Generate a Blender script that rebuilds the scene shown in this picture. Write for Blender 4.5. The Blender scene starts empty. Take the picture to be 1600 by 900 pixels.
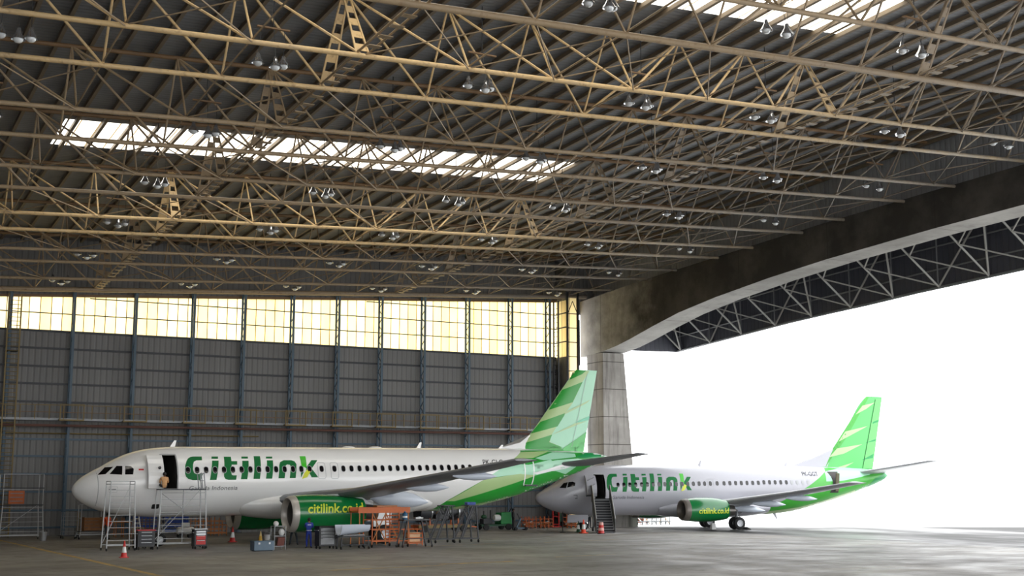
import bpy, bmesh, math, random
from mathutils import Vector, Matrix
random.seed(7)
SC = bpy.context.scene
COL = SC.collection
V3 = Vector

# ---------------------------------------------------------------- materials
def lin(c):
    return tuple(((v/255)/12.92 if v/255 <= .04045 else ((v/255+.055)/1.055)**2.4) for v in c)
MATS = {}
def mat(name, rgb, rough=.5, metal=0., var=.12, scale=3., bump=0., spec=.5, coat=0.):
    """plain surface with a little procedural mottling of its colour"""
    if name in MATS: return MATS[name]
    m = bpy.data.materials.new(name); m.use_nodes = True
    nt = m.node_tree; N = nt.nodes; L = nt.links
    b = N['Principled BSDF']; col = lin(rgb)
    b.inputs['Roughness'].default_value = rough; b.inputs['Metallic'].default_value = metal
    b.inputs['Specular IOR Level'].default_value = spec; b.inputs['Coat Weight'].default_value = coat
    tc = N.new('ShaderNodeTexCoord'); no = N.new('ShaderNodeTexNoise')
    no.inputs['Scale'].default_value = scale; no.inputs['Detail'].default_value = 3
    L.new(tc.outputs['Object'], no.inputs['Vector'])
    mx = N.new('ShaderNodeMix'); mx.data_type = 'RGBA'
    mx.inputs[6].default_value = (*[v*(1-var) for v in col], 1); mx.inputs[7].default_value = (*[min(1, v*(1+var)) for v in col], 1)
    L.new(no.outputs['Fac'], mx.inputs[0]); L.new(mx.outputs[2], b.inputs['Base Color'])
    if bump:
        bp = N.new('ShaderNodeBump'); bp.inputs['Strength'].default_value = bump; bp.inputs['Distance'].default_value = .02
        L.new(no.outputs['Fac'], bp.inputs['Height']); L.new(bp.outputs[0], b.inputs['Normal'])
    MATS[name] = m; return m

class NG:
    """small node-graph helper"""
    def __init__(s, name):
        s.m = bpy.data.materials.new(name); s.m.use_nodes = True
        s.nt = s.m.node_tree; s.N = s.nt.nodes; s.L = s.nt.links; s.b = s.N['Principled BSDF']
        MATS[name] = s.m
        g = s.N.new('ShaderNodeNewGeometry'); s.pos = g.outputs['Position']
    def n(s, t, **k):
        x = s.N.new('ShaderNode'+t)
        for a, v in k.items(): setattr(x, a, v)
        return x
    def link(s, a, b): s.L.new(a, b)
    def val(s, inp, v):
        if hasattr(v, 'is_output'): s.L.new(v, inp)
        else: inp.default_value = v
    def math(s, op, a, b=0., c=None):
        x = s.n('Math', operation=op); s.val(x.inputs[0], a); s.val(x.inputs[1], b)
        if c is not None: s.val(x.inputs[2], c)
        return x.outputs[0]
    def xyz(s, v=None):
        x = s.n('SeparateXYZ'); s.L.new(v or s.pos, x.inputs[0]); return x.outputs
    def scaled(s, vec, k):
        x = s.n('VectorMath', operation='MULTIPLY'); s.L.new(vec, x.inputs[0]); x.inputs[1].default_value = k; return x.outputs[0]
    def noise(s, vec, scale, detail=3., rough=.5):
        x = s.n('TexNoise'); s.L.new(vec, x.inputs['Vector']); x.inputs['Scale'].default_value = scale
        x.inputs['Detail'].default_value = detail; x.inputs['Roughness'].default_value = rough; return x.outputs['Fac']
    def ramp(s, f, a, b, lo=0., hi=1.):
        x = s.n('MapRange'); s.val(x.inputs[0], f); x.inputs[1].default_value = a; x.inputs[2].default_value = b
        x.inputs[3].default_value = lo; x.inputs[4].default_value = hi; return x.outputs[0]
    def mix(s, f, a, b):
        x = s.n('Mix', data_type='RGBA'); s.val(x.inputs[0], f)
        for i, v in ((6, a), (7, b)):
            if hasattr(v, 'is_output'): s.L.new(v, x.inputs[i])
            else: x.inputs[i].default_value = (*lin(v), 1)
        return x.outputs[2]
    def bump(s, h, strength=.5, dist=.05):
        x = s.n('Bump'); s.L.new(h, x.inputs['Height']); x.inputs['Strength'].default_value = strength; x.inputs['Distance'].default_value = dist
        s.L.new(x.outputs[0], s.b.inputs['Normal'])

def corrugated(name, rgb, axis, period, var=.25):
    g = NG(name); c = g.xyz()[axis]
    f = g.math('FRACT', g.math('DIVIDE', c, period))
    rib = g.math('PINGPONG', g.math('MULTIPLY', f, 2.), 1.)
    n = g.noise(g.scaled(g.pos, (.5, .5, .12)), 1.2, 4)
    col = g.mix(n, [v*(1-var) for v in rgb], [min(255, v*(1+var)) for v in rgb])
    groove = g.ramp(rib, .0, .25, .8, 1.)
    mm = g.n('VectorMath', operation='SCALE'); g.link(col, mm.inputs[0]); g.link(groove, mm.inputs[3])
    g.link(mm.outputs[0], g.b.inputs['Base Color']); g.b.inputs['Roughness'].default_value = .6
    g.bump(g.ramp(rib, .1, .5), .6, .04)
    return g.m
def translucent(name, c1, c2, period, axis=0, clear=0.):
    g = NG(name); x, y, z = g.xyz()
    u = g.math('DIVIDE', (x, y)[axis], period)
    w = g.n('TexWhiteNoise', noise_dimensions='1D'); g.link(g.math('FLOOR', u), w.inputs['W'])
    f = g.math('FRACT', u)
    seam = g.math('MAXIMUM', g.math('LESS_THAN', f, .035), g.math('GREATER_THAN', f, .965))
    st = g.noise(g.scaled(g.pos, (1.2, 1.2, .35)), 1.0, 5, .6)
    k = g.math('ADD', g.math('MULTIPLY', w.outputs['Value'], .55), g.math('MULTIPLY', st, .5))
    col = g.mix(k, c1, c2); col = g.mix(seam, col, (120, 96, 56))
    t = g.n('BsdfTranslucent'); d = g.n('BsdfDiffuse'); mx = g.n('MixShader'); mx.inputs[0].default_value = .15
    g.link(col, t.inputs[0]); g.link(col, d.inputs[0]); g.link(t.outputs[0], mx.inputs[1]); g.link(d.outputs[0], mx.inputs[2])
    out = g.N['Material Output']; sh = mx.outputs[0]
    if clear:
        tr = g.n('BsdfTransparent'); m2 = g.n('MixShader'); m2.inputs[0].default_value = clear; g.link(sh, m2.inputs[1]); g.link(tr.outputs[0], m2.inputs[2]); g.link(col, tr.inputs[0]); sh = m2.outputs[0]
    g.link(sh, out.inputs['Surface'])
    return g.m

# ---------------------------------------------------------------- mesh builder
class MB:
    def __init__(s): s.v = []; s.f = []; s.m = []; s.mi = 0
    def add(s, vs, fs):
        o = len(s.v); s.v += [tuple(v) for v in vs]; s.f += [tuple(i+o for i in f) for f in fs]; s.m += [s.mi]*len(fs); return s
    def box(s, c, d, rz=0., rx=0., ry=0.):
        M = Matrix.Rotation(rz, 3, 'Z') @ Matrix.Rotation(ry, 3, 'Y') @ Matrix.Rotation(rx, 3, 'X'); c = V3(c)
        vs = [c + M @ V3((sx*d[0]/2, sy*d[1]/2, sz*d[2]/2)) for sx in (-1, 1) for sy in (-1, 1) for sz in (-1, 1)]
        return s.add(vs, [(0, 1, 3, 2), (4, 6, 7, 5), (0, 4, 5, 1), (2, 3, 7, 6), (0, 2, 6, 4), (1, 5, 7, 3)])
    def bar(s, p, q, w, h=None, up=(0, 0, 1)):
        p = V3(p); q = V3(q); h = h or w; d = (q-p).normalized(); u = V3(up)
        if abs(d.dot(u)) > .98: u = V3((0, 1, 0))
        r = d.cross(u).normalized(); u = r.cross(d)
        c = [(-w/2, -h/2), (w/2, -h/2), (w/2, h/2), (-w/2, h/2)]
        vs = [p+r*a+u*b for a, b in c]+[q+r*a+u*b for a, b in c]
        return s.add(vs, [(3, 2, 1, 0), (4, 5, 6, 7), (0, 1, 5, 4), (1, 2, 6, 5), (2, 3, 7, 6), (3, 0, 4, 7)])
    def tube(s, p, q, r, r2=None, n=6, cap=True):
        p = V3(p); q = V3(q); r2 = r if r2 is None else r2; d = (q-p).normalized()
        u = V3((0, 0, 1)) if abs(d.z) < .95 else V3((0, 1, 0)); a = d.cross(u).normalized(); b = a.cross(d)
        vs = []
        for P, R in ((p, r), (q, r2)):
            for i in range(n):
                t = 2*math.pi*i/n; vs.append(P+a*(R*math.cos(t))+b*(R*math.sin(t)))
        fs = [(i, (i+1) % n, n+(i+1) % n, n+i) for i in range(n)]
        if cap: fs += [tuple(range(n-1, -1, -1)), tuple(range(n, 2*n))]
        return s.add(vs, fs)
    def path(s, pts, r, n=6):
        for a, b in zip(pts, pts[1:]): s.tube(a, b, r, n=n)
        return s
    def loft(s, rings, ca=True, cb=True):
        n = len(rings[0]); vs = [p for r in rings for p in r]; fs = []
        for k in range(len(rings)-1):
            for i in range(n): fs.append((k*n+i, k*n+(i+1) % n, (k+1)*n+(i+1) % n, (k+1)*n+i))
        if ca: fs.append(tuple(range(n-1, -1, -1)))
        if cb: fs.append(tuple((len(rings)-1)*n+i for i in range(n)))
        return s.add(vs, fs)
    def lathe(s, prof, c=(0, 0, 0), axis='z', n=16, ca=False, cb=False, sq=None):
        """prof = [(radius, height)]"""
        c = V3(c); rings = []
        for r, h in prof:
            ring = []
            for i in range(n):
                t = 2*math.pi*i/n; a, b = r*math.cos(t), r*math.sin(t)
                if sq and b < 0: b *= sq
                ring.append(c+(V3((a, b, h)) if axis == 'z' else V3((h, a, b)) if axis == 'x' else V3((a, h, b))))
            rings.append(ring)
        return s.loft(rings, ca, cb)
    def prism(s, poly, f0, f1):
        """poly in 2D; f0/f1 map a 2D point to the two faces"""
        n = len(poly); vs = [f0(p) for p in poly]+[f1(p) for p in poly]
        return s.add(vs, [tuple(range(n-1, -1, -1)), tuple(range(n, 2*n))]+[(i, (i+1) % n, n+(i+1) % n, n+i) for i in range(n)])
    def ball(s, c, r, n=10, k=6, sc=(1, 1, 1)):
        c = V3(c); rings = []
        for j in range(1, k):
            p = math.pi*j/k; rings.append([c+V3((r*sc[0]*math.sin(p)*math.cos(2*math.pi*i/n), r*sc[1]*math.sin(p)*math.sin(2*math.pi*i/n), -r*sc[2]*math.cos(p))) for i in range(n)])
        return s.loft(rings)
    def build(s, name, mats, parent=None, smooth=False, bevel=0., fix=True):
        me = bpy.data.meshes.new(name); me.from_pydata(s.v, [], s.f)
        if not isinstance(mats, (list, tuple)): mats = [mats]
        for m in mats: me.materials.append(m)
        if len(mats) > 1: me.polygons.foreach_set('material_index', s.m)
        if fix:
            bm = bmesh.new(); bm.from_mesh(me); bmesh.ops.recalc_face_normals(bm, faces=bm.faces); bm.to_mesh(me); bm.free()
        if smooth:
            me.polygons.foreach_set('use_smooth', [True]*len(me.polygons))
            if smooth != 'all':
                try: me.set_sharp_from_angle(angle=math.radians(40))
                except Exception: pass
        o = bpy.data.objects.new(name, me); COL.objects.link(o)
        if parent is not None: o.parent = parent
        if bevel:
            b = o.modifiers.new('bevel', 'BEVEL'); b.width = bevel; b.segments = 2; b.limit_method = 'ANGLE'
        return o

def tag(o, label=None, cat=None, group=None, kind=None):
    if label: o['label'] = label
    if cat: o['category'] = cat
    if group: o['group'] = group
    if kind: o['kind'] = kind
    return o
def thing(name, label, cat, loc=(0, 0, 0), rz=0., group=None):
    o = bpy.data.objects.new(name, None); COL.objects.link(o); o.empty_display_size = .2
    o.location = loc; o.rotation_euler = (0, 0, rz); return tag(o, label, cat, group)
def struct(o, label=None): return tag(o, label, None, None, 'structure')
def copy_tree(o, parent=None):
    c = o.copy(); COL.objects.link(c)
    if parent is not None: c.parent = parent
    for ch in list(o.children): copy_tree(ch, c)
    return c
ORD = ['first', 'second', 'third', 'fourth', 'fifth', 'sixth', 'seventh', 'eighth', 'ninth', 'tenth', 'eleventh', 'twelfth', 'thirteenth', 'fourteenth', 'fifteenth', 'sixteenth']

# ---------------------------------------------------------------- palette
def worn_graded(name, c1, c2):
    g = NG(name); x, y, z = g.xyz(); n = g.noise(g.pos, .9, 4, .6); n2 = g.noise(g.pos, 5., 3)
    k = g.math('ADD', g.ramp(x, 30., 52., 0., .8), g.math('MULTIPLY', g.math('SUBTRACT', n, .45), 1.3)); k = g.math('MAXIMUM', g.math('MINIMUM', k, 1.), 0.)  # grey grade towards the right end, over mottled wear
    col = g.mix(k, c1, c2); col = g.mix(g.ramp(n2, .56, .75, 0, .5), col, (104, 74, 46))
    g.link(col, g.b.inputs['Base Color']); g.b.inputs['Roughness'].default_value = .55
    return g.m
M_CREAM = worn_graded('cream_steel', (204, 174, 126), (154, 144, 130))
M_CREAM_SHADE = worn_graded('shaded_cream_steel', (160, 138, 108), (134, 126, 116))  # darker copy of the cream, shade away from the skylights painted in
M_PURL = mat('purlin_steel', (126, 112, 94), .6, 0, .3, 1.0)
M_RUSTY = mat('browned_steel', (120, 92, 62), .6, 0, .35, 1.2)
M_BLUESTEEL = mat('blue_steel', (66, 88, 104), .5, 0, .2, 2)
M_DARKSTEEL = mat('dark_steel', (48, 50, 54), .5, .2, .2, 3)
M_GREYSTEEL = mat('grey_steel', (128, 130, 132), .45, .3, .15, 3)
M_ALU = mat('aluminium', (176, 178, 180), .32, .8, .1, 3)
M_STAND = mat('light_grey_stand', (172, 174, 175), .45, .1, .12, 3)
M_YELLOW = mat('dull_yellow_paint', (122, 102, 54), .55, 0, .25, 2)
M_ORANGE = mat('orange_paint', (190, 94, 36), .5, 0, .2, 3)
M_RED = mat('red_paint', (196, 34, 28), .4, 0, .15, 3)
M_GREEN = mat('green_paint', (18, 128, 58), .5, 0, .2, 2)
M_DKGREEN = mat('dark_green_paint', (14, 70, 42), .5, 0, .2, 2)
M_BLUE = mat('blue_plastic', (34, 66, 150), .45, 0, .15, 3)
M_GREYBLUE = mat('grey_blue_paint', (88, 108, 124), .5, 0, .15, 3)
M_BLACK = mat('black_rubber', (22, 22, 23), .7, 0, .2, 4)
M_CHAR = mat('charcoal_paint', (42, 43, 46), .45, 0, .15, 3)
M_WHITE = mat('white_paint', (226, 226, 224), .4, 0, .04, 2)
M_WOOD = mat('plywood', (140, 94, 54), .65, 0, .3, 2.5)
M_CONE = mat('cone_orange', (226, 70, 36), .5, 0, .08, 4)
EXPOSURE=0.0;SKY=4.0;GZ=.13;SKYCLEAR=.45;WALLC=(112,111,110);ROOFC=(124,126,130);BANDC1=(255,234,180);BANDC2=(255,248,222)
# ================================================================ camera, sky
cam = bpy.data.objects.new('camera', bpy.data.cameras.new('camera')); COL.objects.link(cam)
cam.location = (0, 0, 3.735); cam.rotation_euler = (math.radians(90+8.694), 0, math.radians(-28.40))
cam.data.sensor_width = 36; cam.data.lens = 2003.6/1600*36; cam.data.clip_end = 20000
SC.camera = cam
SC.view_settings.view_transform = 'Standard'; SC.view_settings.look = 'None'; SC.view_settings.gamma = 1
SC.view_settings.use_curve_mapping = False; SC.view_settings.exposure = EXPOSURE
w = bpy.data.worlds.new('overcast_sky'); SC.world = w; w.use_nodes = True
bg = w.node_tree.nodes['Background']; bg.inputs[0].default_value = (.97, .985, 1, 1); bg.inputs[1].default_value = SKY

# ================================================================ the setting
def roofz(X, Y): return 21.9+.045*X-.0383*(Y-55.5)          # upper chord level
RZ = .42
WY = 96.8
# floor -----------------------------------------------------------
g = NG('hangar_concrete')
p = g.pos
n1 = g.noise(p, .13, 5, .6); n2 = g.noise(p, 1.1, 5, .65); n3 = g.noise(g.scaled(p, (.06, .35, 1)), 1.0, 4, .6)
col = g.mix(g.ramp(n1, .35, .65), (118, 115, 111), (150, 147, 143))
col = g.mix(g.ramp(n2, .52, .75), col, (98, 93, 86))
col = g.mix(g.ramp(n3, .56, .7, 0, .3), col, (146, 132, 104))
x, y, z = g.xyz()
n4 = g.noise(g.scaled(p, (.5, 1.4, 1)), .11, 5, .62)
col = g.mix(g.math('MULTIPLY', g.ramp(n4, .58, .64, 0, .8), g.ramp(x, 38., 46.)), col, (186, 186, 185))      # dried pale patches near the doorway
col = g.mix(g.math('MULTIPLY', g.ramp(n4, .47, .38, 0, .6), g.ramp(x, 26., 40.)), col, (74, 73, 72))
jx = g.math('LESS_THAN', g.math('FRACT', g.math('DIVIDE', x, 6.)), .006); jy = g.math('LESS_THAN', g.math('FRACT', g.math('DIVIDE', y, 6.)), .006)
col = g.mix(g.math('MULTIPLY', g.math('MAXIMUM', jx, jy), .6), col, (58, 55, 52))
g.link(col, g.b.inputs['Base Color']); g.link(g.ramp(g.noise(p, .35, 4, .6), .35, .7, .45, .7), g.b.inputs['Roughness'])
g.bump(n2, .12, .01)
g.b.inputs['Specular IOR Level'].default_value = .22
M_FLOOR = g.m
g = NG('apron_concrete')
p = g.pos; n1 = g.noise(g.scaled(p, (1, .35, 1)), .09, 5, .65); n2 = g.noise(p, .8, 4, .6); x, y, z = g.xyz()
wet = g.ramp(n1, .44, .6)
col = g.mix(wet, (62, 61, 60), (88, 87, 87)); col = g.mix(g.ramp(n2, .5, .8, 0, .4), col, (56, 55, 54))
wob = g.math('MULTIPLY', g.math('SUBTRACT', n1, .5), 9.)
far = g.ramp(g.math('ADD', g.math('ADD', g.math('MULTIPLY', x, .47), g.math('MULTIPLY', y, .88)), wob), 108., 115.)      # distance haze painted in: the apron colour fades to white further out
side = g.ramp(g.math('ADD', g.math('SUBTRACT', x, g.math('MULTIPLY', y, 1.2)), wob), 12., 18.)  # unseen pale area added to bounce light onto the beam underside
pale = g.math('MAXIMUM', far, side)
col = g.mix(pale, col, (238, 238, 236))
g.link(col, g.b.inputs['Base Color']); g.link(g.math('MAXIMUM', g.ramp(n1, .47, .6, .65, .38), g.math('MULTIPLY', pale, .7)), g.b.inputs['Roughness'])
g.b.inputs['Specular IOR Level'].default_value = .15
M_APRON = g.m
g = NG('whitened_ground'); n1 = g.noise(g.pos, .02, 3); g.link(g.mix(n1, (232, 232, 230), (245, 246, 246)), g.b.inputs['Base Color']); g.b.inputs['Roughness'].default_value = .8  # ground whitened in its colour to stand for haze and glare
M_PALE = g.m
fl = MB().add([(-8, -40, GZ), (61, -40, GZ), (61, 99, GZ), (-8, 99, GZ)], [(0, 1, 2, 3)]).build('floor', M_FLOOR); struct(fl, 'stained grey concrete hangar floor with faded paint lines')
# apron outside the doorway, then the far apron whitened for haze
ap = MB().add([(61, -40, GZ), (150, -40, GZ), (140, 60, GZ), (118, 104, GZ), (61, 99, GZ)], [(0, 1, 2, 3, 4)]).build('ground', M_APRON); struct(ap, 'grey damp concrete apron outside the hangar doorway')
pa = MB().add([(61, 99, GZ), (118, 104, GZ), (140, 60, GZ), (150, -40, GZ), (150, -900, GZ), (4000, -900, GZ), (4000, 4000, GZ), (-600, 4000, GZ), (-600, 99, GZ), (-8, 99, GZ)],
              [(0, 1, 2, 3, 4, 5, 6, 7, 8, 9)]).build('ground', M_PALE); struct(pa, 'far apron outside the hangar, haze painted in as white')
MB().add([(-600, -900, GZ), (150, -900, GZ), (150, -40, GZ), (-600, -40, GZ)], [(0, 1, 2, 3)]).build('ground', M_PALE)['kind'] = 'structure'
MB().add([(-600, -40, GZ), (-8, -40, GZ), (-8, 99, GZ), (-600, 99, GZ)], [(0, 1, 2, 3)]).build('ground', M_PALE)['kind'] = 'structure'
g = NG('worn_yellow_paint'); n = g.noise(g.pos, 1.6, 5, .7); g.link(g.mix(g.ramp(n, .4, .62), (206, 164, 78), (138, 124, 96)), g.b.inputs['Base Color']); g.b.inputs['Roughness'].default_value = .6
M_PAINT = g.m
for a, b, wd in (((11.0, 91.5), (12.46, 52), .3), ((12.46, 52), (12.9, 38), .3), ((22.6, 70.6), (27.2, 72.0), .12), ((31.6, 69.6), (38.6, 71.2), .14), ((40.6, 70.8), (47, 72.2), .14), ((19.5, 52.3), (25.2, 53.2), .3), ((25.4, 53.9), (29.5, 54.3), .5), ((33, 56.5), (37, 57.2), .18)):
    d = (V3(b)-V3(a)).normalized(); nn = V3((-d.y, d.x))*wd/2
    q = [V3(a)-nn, V3(b)-nn, V3(b)+nn, V3(a)+nn]
    MB().add([(v.x, v.y, GZ+.004) for v in q], [(0, 1, 2, 3)]).build('painted_line', M_PAINT, fl)

# walls ----------------------------------------------------------
M_SHEET = corrugated('grey_ribbed_sheet', WALLC, 0, .42, .14)
M_SHEETY = corrugated('grey_ribbed_sheet_side', WALLC, 1, .42, .14)
M_SIDE = corrugated('pale_side_sheet', (150, 152, 156), 1, .42, .2)
M_BAND = translucent('yellowed_translucent_sheet', BANDC1, BANDC2, .76)
M_BANDY = translucent('yellowed_translucent_sheet_side', BANDC1, BANDC2, .76, 1)
BZ = 14.65
def bandtop(X): return 16.95+.0575*(X-11)
X0, XC = -6., 56.7
wl = MB().box(((X0+XC)/2, WY+.06, BZ/2), (XC-X0, .12, BZ)).build('wall_back', M_SHEET); struct(wl, 'dark grey ribbed sheet back wall of the hangar')
up = MB().prism([(X0, bandtop(X0)), (XC, bandtop(XC)), (60.7, bandtop(60.7)), (60.7, roofz(60.7, WY)+RZ), (X0, roofz(X0, WY)+RZ)], lambda q: (q[0], WY, q[1]), lambda q: (q[0], WY+.12, q[1])).build('wall_back_gable', M_SHEET)
struct(up, 'grey ribbed sheet above the glowing wall band')
CX = [11.6, 15.9, 20.3, 24.6, 28.5, 32.4, 36.2, 39.9, 43.7, 47.8, 51.9, 55.6]
ed = [X0, 3.2, 7.4]+CX+[XC]
for i, (a, b) in enumerate(zip(ed, ed[1:])):
    o = MB().prism([(a, BZ), (b, BZ), (b, bandtop(b)), (a, bandtop(a))], lambda q: (q[0], WY+.03, q[1]), lambda q: (q[0], WY+.05, q[1])).build('window_%d' % (i+1), M_BAND); struct(o)
# return wall at the corner and the narrow glowing strip that faces the camera
SY = 94.95
o = MB().box((XC+.06, (WY+SY)/2, BZ/2), (.12, WY-SY, BZ)).build('wall_right', M_SHEETY); struct(o, 'dark return wall at the hangar corner')
zt = bandtop(XC)
o = MB().box((XC+.04, (WY+SY)/2, (BZ+zt)/2), (.02, WY-SY, zt-BZ)).build('window_20', M_BANDY); struct(o)
o = MB().box((XC+.06, (WY+SY)/2, zt+1.7), (.12, WY-SY, 3.4)).build('wall_right_upper', M_SHEETY); struct(o)
o = MB().box((XC+.62, SY+.02, 10.1), (1.0, .02, 19.4)).build('window_21', M_BAND); struct(o, 'narrow glowing strip window at the hangar corner')
o = MB().box((XC+.62, SY+.04, .2), (1.2, .1, .4)).build('trim_1', M_DARKSTEEL); struct(o)
for i, (xx, ww) in enumerate(((XC+.1, .16), (XC+1.16, .14))):
    o = MB().box((xx, SY-.03, 10.2), (ww, .12, 20.2)).build('trim_%d' % (i+2), M_DARKSTEEL); struct(o)
o = MB().box((XC+1.2, SY-.06, 15.9), (.22, .1, 4.0)).build('trim_4', M_DARKSTEEL); struct(o)
b = MB()
for zz in (12.2, 13.4, 14.65, 15.9, 17.15, 18.4): b.box((XC+.62, SY-.02, zz), (1.05, .06, .07))
for z0, z1 in ((18.5, 19.5), (12.4, 13.3)): b.bar((XC+.2, SY-.03, z0), (XC+.62, SY-.03, z1), .05); b.bar((XC+1.08, SY-.03, z0), (XC+.62, SY-.03, z1), .05)
struct(b.build('trim_5', M_DARKSTEEL))
# left wall behind the frame's left edge
o = MB().box((X0-.06, 40, 10.8), (.12, 114, 21.6)).build('wall_left', M_SHEETY); struct(o, 'grey sheet left wall of the hangar')

o = MB().box(((XC+1.25+60.7)/2, 96.6, 19.6), (60.7-XC-1.25, .1, 2.0)).build('wall_back_corner', M_SHEET); struct(o)
# girts (one dark rail per height), the band's glazing rails too
for i, zz in enumerate((.7, 1.9, 3.2, 4.45, 5.7, 6.9, 9.55, 10.85, 12.1, 13.4)):
    o = MB().box(((X0+XC)/2, WY-.06, zz), (XC-X0, .12, .14)).build('wall_girt', M_BLUESTEEL if i < 6 else M_DARKSTEEL)
    tag(o, 'horizontal steel girt across the grey back wall, %s up from the floor' % ORD[i], 'wall rail', 'girts of the back wall')
for i, zz in enumerate((BZ, 15.95, 17.2, 18.45)):
    xa = max(X0, 11+(zz+.1-16.95)/.0575) if zz > 15.8 else X0
    o = MB().box(((xa+XC)/2, WY-.05, zz), (XC-xa, .1, .07 if i else .16)).build('glazing_rail', M_DARKSTEEL)
    tag(o, ['dark rail along the lower edge of the glowing wall band', 'thin dark rail across the glowing band just above its lower edge', 'thin dark rail midway up the glowing wall band', 'thin dark rail nearest the top of the glowing band'][i], 'wall rail', 'rails of the glowing band')
    if i: 
        b = MB().box((XC-.05, (WY+SY)/2, zz), (.1, WY-SY, .09)).build('return_rail', M_DARKSTEEL, o)
o = MB().prism([(X0, bandtop(X0)), (XC, bandtop(XC)), (XC, bandtop(XC)+.18), (X0, bandtop(X0)+.18)], lambda q: (q[0], WY-.12, q[1]), lambda q: (q[0], WY, q[1])).build('glazing_rail', M_RUSTY)
tag(o, 'brown sloping rail along the top edge of the glowing band', 'wall rail')

# lattice columns -------------------------------------------------
for i, xx in enumerate(CX):
    t = thing('lattice_column', 'blue grey steel lattice column against the back wall, %s from the left' % ORD[i], 'column', (xx, WY-.5, 0), 0, 'lattice columns of the back wall')
    h = bandtop(xx)+.5
    for yy in (-.38, .33):
        MB().box((0, yy, h/2), (.17 if yy < 0 else .14, .09, h)).build('column_chord', M_BLUESTEEL, t)
    b = MB(); n = int(h/.62); s = h/n
    for k in range(n): b.bar((0, -.38 if k % 2 else .33, k*s+.02), (0, .33 if k % 2 else -.38, (k+1)*s), .05, .05)
    b.build('lacing', M_BLUESTEEL, t)
    MB().box((0, -.02, GZ+.02), (.5, 1.0, .04)).build('base_plate', M_DARKSTEEL, t)
# catwalk
t = thing('wall_catwalk', 'narrow railed catwalk running along the grey back wall', 'catwalk', (0, 95.45, 8.2))
MB().box((25, .1, 0), (62, .75, .08)).build('deck', M_DARKSTEEL, t)
MB().box((25, -.28, .06), (62, .05, .16)).build('kick_plate', M_GREYSTEEL, t)
for zz in (.55, 1.05): MB().bar((-5.5, -.28, zz), (55.4, -.28, zz), .05).build('handrail', M_YELLOW if zz > 1 else M_RUSTY, t)
xx = 8.6
while xx < 55:
    MB().bar((xx, -.28, .05), (xx, -.28, 1.05), .06).build('rail_post', M_YELLOW, t); xx += .97
for c in CX[1:]:
    b = MB().box((c, -.42, .0), (1.7, .5, .1))
    for sx in (-.8, .8): b.bar((c+sx, -.65, 0), (c+sx, -.65, 1.1), .07)
    b.bar((c-.8, -.65, 1.1), (c+.8, -.65, 1.1), .05)
    b.build('column_platform', M_YELLOW, t)
o = MB().tube((X0, 95.62, 7.78), (56.5, 95.62, 7.95), .09, n=8).build('sprinkler_pipe', mat('dull_red_pipe', (108, 76, 66), .5)); tag(o, 'dull red pipe running just below the wall catwalk', 'pipe')
o = MB().tube((X0, 96.45, 7.25), (30, 96.45, 7.35), .045, n=8).build('conduit', M_YELLOW); tag(o, 'thin yellowish conduit below the red wall pipe', 'pipe')
# wall ladder
t = thing('wall_ladder', 'tall yellowish ladder climbing the back wall beside the leftmost column', 'ladder', (11.75, 95.2, 0))
for sx, lab in ((-.42, 0), (.42, 1)): MB().bar((sx, 0, 0), (sx, 0, 17.0), .09, .12).build('rail', M_YELLOW, t)
for k in range(56): MB().tube((-.42, 0, .3+k*.295), (.42, 0, .3+k*.295), .025, n=5).build('rung', M_YELLOW, t)
for zz in (3, 8, 13): MB().box((0, .6, zz), (.8, 1.1, .06)).build('wall_bracket', M_DARKSTEEL, t)
# corner ladder at the right return
t = thing('corner_ladder', 'dark caged ladder in the corner beside the concrete pillar', 'ladder', (56.1, 95.7, 0))
for sy in (-.4, .4): MB().bar((0, sy, 0), (0, sy, 19.5), .1).build('rail', M_DARKSTEEL, t)
for k in range(46): MB().tube((0, -.4, .4+k*.41), (0, .4, .4+k*.41), .025, n=5).build('rung', M_DARKSTEEL, t)

# roof deck -------------------------------------------------------
M_ROOF = corrugated('grey_roof_sheet', ROOFC, 1, .33, .2)
M_SKY = translucent('skylight_sheet', (255, 244, 222), (255, 252, 244), 1.0, 0, SKYCLEAR)
XR0, XR1 = X0, 61.2
xs = [XR0, 10.2, 41.0, XR1]; ys = [-14, 11, 15, 39.2, 43.5, 67.2, 72.0, WY+.2]
def rp(X, Y, d=RZ): return (X, Y, roofz(X, Y)+d)
b = MB(); sky = []
for i in range(3):
    for j in range(7):
        c = [(xs[i], ys[j]), (xs[i+1], ys[j]), (xs[i+1], ys[j+1]), (xs[i], ys[j+1])]
        if i == 1 and j % 2 == 1: sky.append(c); continue
        b.add([rp(*q) for q in c], [(0, 1, 2, 3)])
o = b.build('ceiling', M_ROOF, fix=False); struct(o, 'grey corrugated roof sheets of the hangar')
for k, c in enumerate(sky):
    o = MB().add([rp(*q) for q in c], [(0, 1, 2, 3)]).build('window_%d' % (30+k), M_SKY); struct(o, ['skylight strip over the camera', 'bright skylight strip at the top right', 'long bright skylight strip over the left half'][k])
# purlins
pur = None
xx = -4.4
while xx < 60:
    b = MB(); p0, p1 = rp(xx, -13, .3), rp(xx, WY-.3, .3)
    b.bar(p0, p1, .07, .2); b.bar((p0[0]+.05, p0[1], p0[2]-.1), (p1[0]+.05, p1[1], p1[2]-.1), .16, .02)
    tag(b.build('roof_purlin', M_PURL), 'brownish steel purlin running under the grey roof sheets', 'purlin', 'roof purlins'); xx += 1.37

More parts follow.
